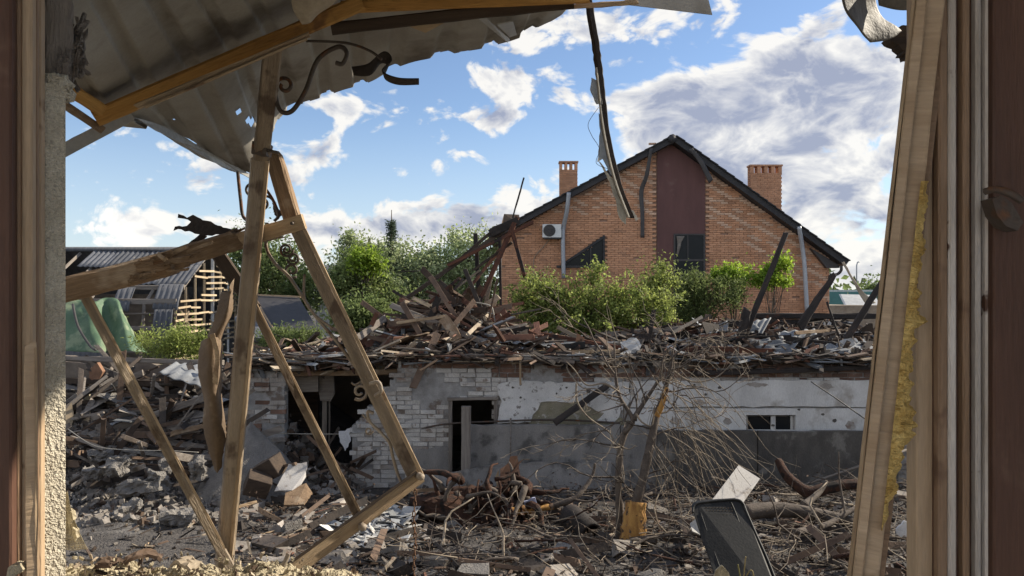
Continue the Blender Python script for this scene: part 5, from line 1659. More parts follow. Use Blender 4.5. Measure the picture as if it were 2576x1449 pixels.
# ------------------------------------------------------------------ old hangar barn on the left
def make_hangar():
    X1 = P(430, 0, 22.0).x
    X0 = -25.0
    g = root('hangar_barn', ((X0 + X1) / 2, 25, 0), 'old long barn with a damaged slate roof and bare lath gable at far left', 'barn')
    prof = [(22.0, 2.15), (22.35, 2.9), (23.0, 3.48), (25.0, 4.62), (27.0, 3.48), (27.7, 2.9), (28.0, 2.15)]
    rn = random.Random(13)
    # upper slope as slate sheets (each a corrugated sheet)
    sheets = []
    w = .98
    n = int((X1 - X0) / w)
    for i in range(n):
        xa = X1 - (i + 1) * w * .985
        for k in range(2):
            y0, z0 = (25.0, 4.62) if k == 0 else (24.05, 4.06)
            y1, z1 = (23.98, 4.03) if k == 0 else (22.95, 3.44)
            if k == 1 and i in (2, 3, 4, 6, 9) or (k == 0 and i in (4, 8)):
                continue
            vs, fs = [], []
            m_, q = 24, 4
            tw = rn.uniform(-.10, .10) * (1 if k else .5)
            for a in range(q + 1):
                for c in range(m_ + 1):
                    t = a / q
                    x = xa + w * c / m_
                    off = .022 * math.sin(c / m_ * 2 * math.pi * 6) + .012 * k
                    vs.append((x + tw * t, y0 + (y1 - y0) * t - off * .5, z0 + (z1 - z0) * t + off * .86 + .03 + tw * (c / m_ - .5)))
            for a in range(q):
                for c in range(m_):
                    fs.append((a * (m_ + 1) + c, a * (m_ + 1) + c + 1, (a + 1) * (m_ + 1) + c + 1, (a + 1) * (m_ + 1) + c))
            o = mesh_obj('slate_sheet', vs, fs, 'slate_roof', g, smooth=True)
            md = o.modifiers.new('thickness', 'SOLIDIFY')
            md.thickness = .01
    # rear slope in one
    b = MB()
    b.add([(X0, 25, 4.63), (X1, 25, 4.63), (X1, 27.1, 3.46), (X0, 27.1, 3.46)], [(0, 1, 2, 3)])
    b.add([(X0, 27.1, 3.46), (X1, 27.1, 3.46), (X1, 28, 2.1), (X0, 28, 2.1)], [(0, 1, 2, 3)])
    b.add([(X0, 28, 2.1), (X1, 28, 2.1), (X1, 28, 0), (X0, 28, 0)], [(0, 1, 2, 3)])
    o = b.build('rear_slope', 'slate_roof', g)
    tube_obj('ridge_cap', [(X0, 25, 4.68), (X1 + .1, 25, 4.68)], .09, 'slate_roof', g)
    # lower steep skirt: bare frame with a few hanging sheets
    for i in range(16):
        x = X1 - .1 - i * .85
        beam('rafter', Vector((x, 22.05, .9)), Vector((x, 22.35, 2.9)), .09, .07, 'timber_grey', g, seg=2)
        beam('rafter', Vector((x, 22.35, 2.9)), Vector((x, 23.05, 3.42)), .09, .07, 'timber_grey', g, seg=2)
        beam('rafter', Vector((x, 22.95, 3.36)), Vector((x, 25, 4.55)), .09, .07, 'timber_grey', g, seg=2)
    for zz, yy, ww in ((3.40, 22.95, .12), (2.98, 22.4, .16), (2.2, 22.2, .1), (1.55, 22.12, .10), (2.62, 22.32, .05)):
        beam('purlin', Vector((X0, yy - .05, zz)), Vector((X1, yy - .05, zz)), ww, .06, 'timber_grey', g, seg=12, wob=.015)
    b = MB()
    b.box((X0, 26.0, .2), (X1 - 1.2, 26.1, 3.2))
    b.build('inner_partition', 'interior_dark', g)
    # hanging sheets at the near corner and along the skirt
    for (xa, wd, za, zb, dy) in ((X1 - .75, .75, 3.5, 2.75, .0), (X1 - .55, .55, 2.75, 1.2, -.06), (X1 - 4.6, 1.0, 2.5, 1.1, -.12), (X1 - 2.9, 1.2, 1.7, .8, -.25), (X1 - 6.5, .9, 2.95, 1.8, -.05), (X1 - 1.9, .5, 3.4, 2.7, -.05)):
        vs, fs = [], []
        m_ = 20
        for a in range(4):
            for c in range(m_ + 1):
                t = a / 3
                z = za + (zb - za) * t
                y = np.interp(z, [0.9, 2.15, 2.9, 3.5], [21.9, 21.98, 22.28, 22.9]) + dy
                vs.append((xa + wd * c / m_ + .1 * t, y - .02 * math.sin(c / m_ * 2 * math.pi * 6 * wd), z + rn.uniform(-.05, .05) * (a == 3)))
        for a in range(3):
            for c in range(m_):
                fs.append((a * (m_ + 1) + c, a * (m_ + 1) + c + 1, (a + 1) * (m_ + 1) + c + 1, (a + 1) * (m_ + 1) + c))
        o = mesh_obj('hanging_slate', vs, fs, 'slate_roof', g, smooth=True)
        md = o.modifiers.new('thickness', 'SOLIDIFY')
        md.thickness = .01
    # gable end: studs and laths, sunlit
    for k, y in enumerate(np.linspace(22.3, 27.8, 9)):
        zt = np.interp(y, [p[0] for p in prof], [p[1] for p in prof])
        beam('stud', Vector((X1, y, .6)), Vector((X1, y, zt - .05)), .10 if k == 4 else .07, .07, 'white_wood' if k in (4, 6) else 'lath', g, seg=2)
    z = .9
    while z < 4.3:
        ya, yb = np.interp(z, [2.15, 2.9, 3.48, 4.62], [22.0, 22.35, 23.0, 25.0]), np.interp(z, [2.15, 2.9, 3.48, 4.62], [28.0, 27.7, 27.0, 25.0])
        y = ya + .05
        while y < yb - .2:
            L = rn.uniform(.7, 1.7)
            if rn.random() < .78:
                beam('lath', Vector((X1 + .05, y, z + rn.uniform(-.02, .02))), Vector((X1 + .05, min(y + L, yb), z + rn.uniform(-.04, .04))), .06, .03, 'lath', g, seg=2)
            y += L
        z += .19
    for i in range(18):
        y = rn.uniform(22.4, 26)
        z = rn.uniform(1.0, 3.2)
        beam('loose_lath', Vector((X1 + .1, y, z)), Vector((X1 + rn.uniform(-.2, .3), y + rn.uniform(-.5, .5), z + rn.uniform(-.5, .4))), .05, .025, 'lath', g, seg=2)


make_hangar()


def make_left_things():
    # green tarp
    sheet('green_tarp', [[(40, 742, 19.6), (40, 800, 19.2), (50, 885, 18.6)], [(180, 752, 19.5), (185, 800, 19.0), (200, 884, 18.4)], [(235, 758, 19.3), (238, 810, 18.9), (252, 888, 18.2)], [(265, 748, 19.6), (275, 800, 19.4), (282, 885, 18.7)],
                         [(295, 752, 19.6), (308, 800, 19.1), (330, 884, 18.4)], [(300, 760, 19.9), (330, 830, 19.6), (372, 888, 19.0)]], 10, 10, 'tarp', rough=.06, thick=.006, label='green tarpaulin draped below the old barn at far left', cat='tarpaulin')
    tube_obj('tarp_rope', crom([P(183, 765, 18.8), P(196, 820, 18.5), P(225, 868, 18.2), P(240, 880, 18.0)], 5), .03, 'dark_flash', label='dark hem rope running down the green tarpaulin', cat='rope')
    # small dark-roofed shed
    s = root('small_shed', P(720, 850, 19), 'small shed with a dark sagging roof behind the left posts', 'shed')
    def quad(name, pts, m, th=.06):
        ps = [P(*q) for q in pts]
        b = MB()
        b.prism(ps, Vector((0, .02, -th)))
        return b.build(name, m, s)
    quad('roof', [(636, 742, 21.5), (752, 748, 21.5), (812, 850, 18.6), (700, 850, 18.6)], 'roof_dark')
    quad('side_roof', [(590, 800, 19.5), (636, 742, 21.5), (700, 850, 18.6), (610, 850, 18.6)], 'slate_roof')
    vbeam('ridge', (634, 741, 21.4), (756, 747, 21.4), 4, 'timber_pale', s, seg=3)
    vbeam('verge', (636, 742, 21.4), (702, 852, 18.5), 4, 'timber_pale', s, seg=3)
    b = MB()
    b.box((P(600, 0, 19).x, 19.0, 0), (P(800, 0, 19).x, 21.5, P(0, 850, 19).z - .1))
    b.build('wall', 'timber_grey', s)
    # farther grey roof between the trees
    s = root('distant_house', P(840, 740, 31), 'distant grey-roofed house between the trees', 'house')
    b = MB()
    pts = [P(785, 752, 32), P(800, 666, 36), P(905, 668, 36), P(935, 756, 32)]
    b.prism(pts, Vector((0, .05, -.1)))
    b.build('roof', 'slate_roof', s)
    b = MB()
    b.box((P(790, 0, 32).x, 32.3, 0), (P(930, 0, 32).x, 38, P(0, 756, 32).z))
    b.build('wall', 'plaster_smooth', s)
    # far fence and lamp at the right
    f = root('far_fence', P(2150, 765, 60), 'distant teal metal fence right of the brick house', 'fence')
    for i in range(5):
        b = MB()
        u0 = 2060 + i * 75
        b.prism([P(u0, 734, 60), P(u0 + 72, 734, 60), P(u0 + 72, 775, 60), P(u0, 775, 60)], Vector((0, .1, 0)))
        b.build('panel', 'teal_paint', f)
    b = MB()
    b.prism([P(2060, 729, 60.3), P(2440, 729, 60.3), P(2440, 734, 60.3), P(2060, 734, 60.3)], Vector((0, .15, 0)))
    b.build('top_rail', 'white_wood', f)
    s = root('far_shed', P(2160, 790, 45), 'distant low building below the teal fence', 'shed')
    b = MB()
    b.prism([P(2050, 768, 45), P(2300, 768, 45), P(2300, 840, 45), P(2050, 840, 45)], Vector((0, 4, 0)))
    b.build('wall', 'debris_pale', s)
    b = MB()
    b.prism([P(2115, 740, 50), P(2200, 742, 50), P(2215, 768, 46), P(2130, 770, 46)], Vector((0, .3, 0)))
    b.build('roof', 'zinc_light', s)
    tube_obj('street_lamp', [P(2155, 760, 70), P(2155, 668, 70), P(2157, 660, 70), P(2163, 658, 70)], .06, 'grey_pipe', label='distant street lamp pole right of the house', cat='street lamp')
    tube_obj('utility_pole', [P(2180, 770, 90), P(2180, 700, 90)], .06, 'grey_pipe', label='distant thin utility pole beside the street lamp', cat='pole')


make_left_things()


# ------------------------------------------------------------------ trees and bushes
def grow(name, base, top, blobs, m, label, n, size, seed, group='trees behind the barn', trunk='bark', cat='tree', spread=.5, trunk_r=.14, clumps=60, droop=0, asp=.55):
    """blobs: (u, v, y, rx, ry) crown lobes in photo pixels"""
    rg = np.random.default_rng(seed)
    t = root(name, base, label, cat, group)
    C, S = [], []
    tot = sum(b[3] * b[4] for b in blobs)
    for (u, v, y, rx, ry) in blobs:
        k = max(4, int(clumps * rx * ry / tot))
        c = P(u, v, y)
        for _ in range(k):
            d = rg.normal(0, 1, 3)
            d /= np.linalg.norm(d)
            r = rg.uniform(.45, 1.0) ** .6
            C.append((c.x + d[0] * r * px(rx, y), c.y + d[1] * r * px(rx, y) * .8, c.z + d[2] * r * px(ry, y)))
            S.append(spread * rg.uniform(.5, 1.1))
    main = list(C)
    shoots = []
    cen = np.mean(np.array(C), 0)
    ext = np.array(C).std(0).max()
    for _ in range(max(10, len(main) // 2)):
        q = np.array(main[rg.integers(0, len(main))])
        d = (q - cen) / (np.linalg.norm(q - cen) + 1e-6) + np.array((rg.normal() * .4, rg.normal() * .4, .55))
        d /= np.linalg.norm(d)
        L = ext * rg.uniform(.2, .75) * (1.0 if size < .1 else .55)
        shoots.append((q, q + d * L))
        for f in np.linspace(.1, 1, 6):
            C.append(tuple(q + d * L * f))
            S.append(size * .8)
    w8 = np.array([1.0] * len(main) + [.16] * (len(C) - len(main)))
    V, Fc = leaf_mesh(C, S, n, size, seed, droop=droop, asp=asp, w8=w8 / w8.sum())
    mesh_obj('crown', V, Fc, m, t)
    b = MB()
    for q, e in shoots:
        b.tube([Vector(q), Vector(e)], [size * .09, size * .03], 4, cap=False)
    bp, tp = Vector(base), Vector(top)
    mid = (bp + tp) / 2 + Vector((rg.normal() * .15, rg.normal() * .15, 0))
    b.tube(crom([bp, mid, tp], 6), [trunk_r * (1 - .06 * i) for i in range(13)], 7)
    for i in range(0, len(C), max(1, len(C) // 26)):
        s = bp.lerp(tp, rg.uniform(.35, .95))
        e = Vector(C[i])
        md = s.lerp(e, .5) + Vector((0, 0, .12))
        b.tube(crom([s, md, e], 4), [trunk_r * .32 * (1 - .09 * q) for q in range(9)], 5)
    b.build('trunk', trunk, t, smooth=True)
    return t


def B(u, y, z=0.0):
    return Vector(((u - CX) / F * y, y, z))


def make_trees():
    grow('broadleaf_tree', B(690, 28), P(690, 640, 28), [(640, 640, 28, 60, 55), (700, 690, 28, 90, 80), (600, 700, 28, 60, 60), (760, 730, 27, 60, 60)], 'leaf_dark', 'dark leafy tree behind the old barn and upright post', 15000, .13, 1, spread=.42)
    grow('blossoming_tree', B(930, 27), P(930, 600, 27), [(860, 660, 27, 75, 52), (930, 648, 27, 85, 52), (1020, 664, 27, 85, 66), (900, 710, 27, 100, 75), (1040, 720, 26, 80, 80)], 'leaf_blossom', 'pale wide tree with light blossoming crown left of the burnt rafters', 20000, .11, 2, spread=.34)
    grow('young_tree', B(920, 21), P(915, 700, 21), [(915, 672, 21, 48, 36), (900, 740, 21, 70, 70), (960, 760, 21, 60, 60)], 'leaf', 'bright green young tree in front of the pale wide tree', 12000, .11, 3, spread=.26)
    grow('light_shrub', B(915, 20.5), P(913, 660, 20.5), [(912, 655, 20.5, 34, 24), (930, 670, 20.5, 30, 18)], 'leaf_bright', 'yellow green shrub top among the trees', 2600, .10, 4, spread=.15, trunk_r=.05, clumps=22)
    grow('round_shrub', B(930, 18), P(930, 790, 18), [(930, 790, 18, 52, 34), (880, 810, 18, 40, 34)], 'leaf', 'round green shrub at the left foot of the wreckage heap', 7000, .09, 5, spread=.2, group='shrubs beyond the barn', cat='shrub', trunk_r=.05)
    # conifer
    t = root('conifer', B(985, 26.5), 'slim dark conifer spire standing above the pale tree', 'tree', 'trees behind the barn')
    rg = np.random.default_rng(9)
    C, S = [], []
    for i in range(90):
        f = rg.random()
        z = P(0, 560, 26.5).z * (1 - f) + 1.0 * f
        r = .02 + .85 * f ** 1.5
        a = rg.uniform(0, 6.28)
        rr = r * rg.uniform(.3, 1)
        c = B(985, 26.5)
        C.append((c.x + rr * math.cos(a), c.y + rr * math.sin(a), z - .25 * rr))
        S.append(.06 + .12 * f)
    V, Fc = leaf_mesh(C, S, 7000, .12, 9, asp=.22, droop=.3)
    mesh_obj('crown', V, Fc, 'needle', t)
    tube_obj('trunk', [B(985, 26.5), P(985, 528, 26.5)], [.14, .012], 'bark', t)
    grow('broadleaf_tree', B(1180, 27), P(1180, 640, 27), [(1150, 650, 27, 60, 50), (1220, 632, 27, 60, 48), (1180, 700, 27, 90, 80), (1110, 700, 27, 50, 60)], 'leaf_blossom', 'green tree directly behind the burnt rafters', 12000, .12, 6, spread=.36)
    grow('broadleaf_tree', B(1060, 30), P(1060, 660, 30), [(1060, 705, 30, 110, 55), (1000, 720, 31, 70, 50)], 'leaf', 'darker tree filling the gap behind the pale tree', 9000, .15, 16, spread=.45)
    # bushes before the house
    grow('apple_bush', B(1480, 17.5), P(1480, 760, 17.5), [(1368, 745, 17.5, 48, 56), (1440, 768, 17.5, 70, 50), (1510, 770, 17.5, 70, 46), (1580, 765, 17.5, 66, 54), (1640, 785, 17.5, 48, 50), (1340, 805, 17.5, 50, 46), (1430, 818, 17.5, 90, 40), (1560, 825, 17.2, 110, 34), (1494, 700, 17.6, 14, 26)], 'leaf_yellow',
         'large yellow green bush in front of the brick gable', 19000, .082, 7, spread=.15, group='bushes before the house', cat='bush', trunk_r=.07, clumps=210)
    grow('thin_bush', B(1660, 18.5), P(1665, 690, 18.5), [(1665, 700, 18.5, 40, 40), (1640, 750, 18.5, 46, 50)], 'leaf_yellow', 'thin leafy shoots at the right end of the large bush', 3200, .08, 17, spread=.2, group='bushes before the house', cat='bush', trunk_r=.05, clumps=26)
    grow('dark_bush', B(1760, 19.5), P(1760, 740, 19.5), [(1730, 745, 19.5, 50, 36), (1800, 742, 19.5, 64, 28), (1755, 715, 19.5, 26, 16), (1740, 795, 19.5, 44, 46)], 'leaf', 'grey green feathery bush before the tall window', 11000, .085, 8, spread=.22, group='bushes before the house', cat='bush', trunk_r=.06, clumps=60, asp=.3)
    grow('sapling', B(1845, 20), P(1845, 705, 20), [(1845, 690, 20, 36, 24), (1870, 700, 20, 22, 16), (1815, 700, 20, 22, 18)], 'leaf_bright', 'bright yellow green sapling crown left of the tall charred post', 2600, .09, 10, spread=.13, group='saplings before the house', cat='sapling', trunk_r=.03, clumps=24)
    grow('sapling', B(1940, 20), P(1945, 705, 20), [(1930, 690, 20, 24, 26), (1965, 685, 20, 24, 30), (1945, 705, 20, 34, 14)], 'leaf_bright', 'bright yellow green sapling crown crossed by the tall charred post', 2600, .09, 12, spread=.12, group='saplings before the house', cat='sapling', trunk_r=.03, clumps=24)
    # weeds along the ruin
    grow('weed_patch', B(425, 16.5, .9), P(425, 870, 16.5), [(400, 865, 16.5, 60, 26), (460, 862, 16.5, 55, 28), (500, 880, 16.5, 40, 18)], 'leaf_yellow', 'yellowish weeds growing on the ruin below the old barn', 6000, .075, 14, spread=.16, group='weeds on the ruins', cat='weeds', trunk_r=.02, clumps=50, asp=.3)
    grow('weed_patch', B(730, 16, 1.0), P(730, 860, 16), [(700, 855, 16, 45, 14), (755, 855, 16, 50, 16)], 'leaf', 'green weeds behind the barn wall between the posts', 3800, .075, 15, spread=.13, group='weeds on the ruins', cat='weeds', trunk_r=.02, clumps=40, asp=.35)
    grow('far_tree', B(2215, 75), P(2215, 720, 75), [(2210, 740, 75, 34, 14), (2190, 725, 75, 8, 14)], 'leaf_dark', 'distant bare-topped trees right of the house', 1500, .3, 18, spread=.7, trunk_r=.1, clumps=12)
    # a far line of trees closing the horizon
    rg = np.random.default_rng(44)
    C = []
    for i in range(420):
        a = rg.uniform(-1.1, 1.1)
        y = rg.uniform(150, 190)
        C.append((math.tan(a) * y, y, rg.uniform(0.3, 4.2)))
    V, Fc = leaf_mesh(C, 2.4, 16000, 1.7, 44)
    o = mesh_obj('far_wood', V, Fc, 'leaf_dark')
    tag(o, 'far line of trees along the horizon', 'trees', None, 'stuff')


make_trees()

# ------------------------------------------------------------------ ruined shed on the left
def gz(x, y):
    return ground_z(x, y)


CHUNK_TEX = bpy.data.textures.new('chunk', 'CLOUDS')
CHUNK_TEX.noise_scale = .11
CHUNK_TEX.noise_depth = 3


def make_ruin():
    rn = random.Random(31)
    r = root('ruined_shed', P(380, 1150, 13.5), 'ruined shed at left with broken walls and a shade-dark backing', 'shed')
    b = MB()
    pts = jag([(120, 1180), (120, 895), (300, 905), (420, 915), (560, 925), (610, 915), (612, 1180)], 26, 7, rn)
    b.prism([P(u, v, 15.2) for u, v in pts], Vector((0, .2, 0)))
    b.build('rear_wall', 'interior_dark', r)  # dark backing whose colour stands in for the unlit interior
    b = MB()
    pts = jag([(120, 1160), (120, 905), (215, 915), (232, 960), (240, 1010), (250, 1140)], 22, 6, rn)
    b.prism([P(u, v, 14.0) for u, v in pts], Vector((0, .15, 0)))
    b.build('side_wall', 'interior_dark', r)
    vbeam('top_beam', (120, 900, 14.2), (560, 912, 14.0), 12, 'timber_grey', r, depth=.15, seg=8, wob=.012)
    vbeam('upright', (250, 1095, 13.9), (246, 935, 13.9), 9, 'timber_grey', r, seg=4, wob=.006)
    vbeam('upright', (300, 1080, 14.1), (297, 940, 14.1), 6, 'timber_grey', r, seg=4, wob=.006)
    vbeam('upright', (322, 1075, 14.2), (318, 945, 14.2), 7, 'timber_dark', r, seg=4, wob=.006)
    vbeam('lintel', (170, 958, 13.9), (520, 968, 13.7), 16, 'timber_dark', r, depth=.12, seg=8, wob=.01)
    # pale boards and bits inside
    vbeam('upright', (262, 1005, 14.0), (262, 952, 14.0), 15, 'lath', r, depth=.03, seg=3)
    vbeam('upright', (278, 1060, 14.05), (277, 952, 14.05), 7, 'white_wood', r, depth=.03, seg=3)
    c = root('broken_chair', P(262, 1075, 13.7), 'broken pale wooden chair standing in the ruined shed', 'chair')
    for u in (244, 272):
        vbeam('leg', (u, 1078, 13.7), (u + 2, 1000, 13.7), 4, 'lath', c, seg=2)
    plate('backrest', [(248, 1022, 13.68), (270, 1020, 13.68), (270, 1044, 13.68), (246, 1046, 13.68)], .03, 'lath', c)
    plate('seat', [(243, 1056, 13.6), (274, 1054, 13.6), (274, 1060, 13.6), (243, 1062, 13.6)], .3, 'lath', c)
    vbeam('stretcher', (244, 1074, 13.68), (274, 1072, 13.68), 3, 'lath', c, seg=2)
    plate('plaster_slab', [(205, 1000, 13.3), (222, 990, 13.3), (232, 1010, 13.3), (226, 1032, 13.3), (206, 1024, 13.3)], .05, 'wool_yellow', jagged=(8, 2), label='rounded yellowish board scrap left of the broken chair', cat='board')
    plate('pale_board', [(196, 1090, 12.9), (214, 1040, 13.0), (226, 1036, 13.0), (220, 1100, 12.9)], .03, 'lath', jagged=(12, 2), label='narrow pale board leaning by the stucco reveal in the ruin', cat='board')
    plate('pale_board', [(150, 1048, 12.7), (180, 1012, 12.8), (186, 1050, 12.8), (168, 1100, 12.7)], .03, 'lath', jagged=(12, 2), label='pale board half hidden behind the stucco reveal', cat='board')
    vbeam('log', (160, 1030, 12.8), (270, 945, 13.2), 9, 'timber_grey', None, seg=5, wob=.008, label='grey pole rising from the reveal into the ruin', cat='pole')
    # terracotta patch, slates on top
    plate('tile_stack', [(222, 930, 13.8), (244, 912, 13.8), (258, 935, 13.8), (244, 965, 13.8), (224, 950, 13.8)], .1, 'orange_board', jagged=(10, 3), label='broken orange tile lump in the dark ruin wall', cat='tile')
    sheet('slate_sheet', [[(398, 938, 13.2), (440, 912, 13.9)], [(508, 962, 13.1), (540, 925, 13.8)]], 5, 18, 'debris_slate', ribs=4, amp=.02, square=False, thick=.01, label='bent dark slate sheet on top of the ruined shed', cat='roof sheet', group='slate sheets on the ruin')
    sheet('slate_sheet', [[(420, 948, 13.0), (440, 936, 13.3)], [(512, 975, 12.9), (520, 958, 13.2)]], 5, 18, 'debris_slate', ribs=3, amp=.015, square=False, thick=.01, label='lower pale slate sheet under the bent dark one', cat='roof sheet', group='slate sheets on the ruin')
    # fallen logs of the shed
    for (a, e, w, m, lab) in [((230, 1098, 12.6), (520, 998, 12.9), 17, 'timber_grey', 'thickest grey log sloping across the ruin'),
                              ((248, 1118, 12.3), (500, 1060, 12.6), 9, 'timber_grey', 'thin grey pole below the thickest log'),
                              ((260, 1085, 12.7), (430, 1020, 13.0), 10, 'timber_dark', 'dark pole above the thickest log'),
                              ((430, 1092, 12.1), (520, 1070, 12.3), 12, 'timber_brown', 'short brown log right of the thin pole'),
                              ((180, 1100, 12.0), (265, 1130, 11.6), 8, 'timber_grey', 'grey lath pointing down to the rubble'),
                              ((178, 1225, 11.2), (300, 1150, 11.8), 10, 'timber_grey', 'weathered lath lying on the grey rubble slope'),
                              ((268, 1165, 11.8), (302, 1078, 12.2), 6, 'timber_dark', 'dark stick leaning on the rubble'),
                              ((176, 1216, 11.4), (270, 1160, 11.9), 8, 'timber_dark', 'dark pole beside the weathered lath'),
                              ((455, 1010, 12.8), (470, 960, 13.0), 4, 'timber_grey', 'thin stick upright in the ruin beside the torn strip')]:
        vbeam('log', a, e, w, m, None, seg=6, wob=.008, ragged=.4, label=lab, cat='log', group='logs of the ruined shed')
    # wire
    tube_obj('sagging_wire', crom([P(172, 1080, 11.4), P(240, 1122, 11.2), P(330, 1132, 11.1), P(430, 1134, 11.1), P(500, 1138, 11.2)], 6), .006, 'zinc', label='thin pale wire sagging across the rubble', cat='wire')
    # rubble heaps
    b = MB()
    for i in range(4600):
        u = rn.uniform(130, 620)
        f = rn.random() ** .8
        y = 14.6 - 5.0 * f
        x = B(u, y).x
        base = gz(x, y)
        s = .010 + .10 * rn.random() ** 3.2
        b.obox(Vector((x, y, base + rn.uniform(-.01, .05))), rrot(rn), Vector((s * rn.uniform(.8, 1.8), s, s * rn.uniform(.4, .9))), rn.choices((0, 1, 2), (8, 1, 1))[0], jit=.3, rn=rn)
    for i in range(420):
        u = rn.uniform(130, 620)
        y = rn.uniform(11.6, 15.0)
        x = B(u, y).x
        p = Vector((x, y, gz(x, y) + rn.uniform(0, .22)))
        d = Vector((rn.gauss(0, 1), rn.gauss(0, .5), rn.gauss(.1, .28))).normalized()
        b.plank(p, p + d * rn.uniform(.2, 1.3), rn.uniform(.02, .11), rn.uniform(.015, .06), rn.choices((1, 3, 4, 2), (4, 3, 3, .6))[0], seg=2, ragged=.5, rn=rn)
    for i in range(26):
        u = rn.uniform(180, 600)
        y = rn.uniform(12.6, 14.4)
        x = B(u, y).x
        b.obox(Vector((x, y, gz(x, y) + rn.uniform(.05, .3))), rrot(rn, 1), Vector((rn.uniform(.3, .8), rn.uniform(.2, .5), .02)), rn.choice((0, 2, 5)), jit=.25, rn=rn)
    b.build('rubble_heap', ['rubble', 'debris_wood', 'ash_grey', 'timber_grey', 'debris_char', 'debris_slate'], kind='stuff', label='grey plaster rubble sloping out of the ruined shed', cat='rubble')
    # larger chunks one can pick out
    for i, (u, v, y, sx, sy, sz, lab) in enumerate([(352, 1225, 10.6, .62, .2, .14, 'long pale concrete beam fragment on the rubble slope'), (395, 1205, 10.7, .22, .2, .16, 'hollow block fragment at the end of the pale beam'),
                                                     (292, 1180, 11.0, .30, .22, .18, 'angular plaster chunk on the upper rubble slope'), (420, 1170, 11.0, .18, .2, .16, 'upright plaster chunk beside the slim leg'),
                                                     (312, 1160, 11.2, .22, .2, .14, 'plaster chunk behind the angular one'), (452, 1300, 9.6, .34, .2, .14, 'broken plaster lump near the foot of the slim leg'),
                                                     (235, 1190, 11.1, .24, .2, .16, 'plaster chunk at the left of the rubble slope'), (500, 1180, 10.9, .2, .16, .3, 'standing grey slab below the torn strip'),
                                                     (250, 1145, 11.6, .26, .18, .12, 'flat plaster chunk high on the rubble'), (330, 1275, 10.0, .2, .15, .09, 'small slab in the dust below the pale beam')]):
        p = P(u, v, y)
        bb = MB()
        bb.obox(p, Matrix.Rotation(rn.uniform(-.5, .5), 3, 'Z') @ Matrix.Rotation(rn.uniform(-.35, .35), 3, 'Y') @ Matrix.Rotation(rn.uniform(-.4, .4), 3, 'X'), Vector((sx, sy, sz)), jit=.22, rn=rn)
        o = bb.build('plaster_chunk', 'ash_grey', label=lab, cat='rubble chunk', group='chunks on the rubble slope')
        md = o.modifiers.new('cut', 'SUBSURF')
        md.subdivision_type = 'SIMPLE'
        md.levels = md.render_levels = 3
        md = o.modifiers.new('rough', 'DISPLACE')
        md.texture = CHUNK_TEX
        md.strength = .22
        md.texture_coords = 'GLOBAL'


make_ruin()


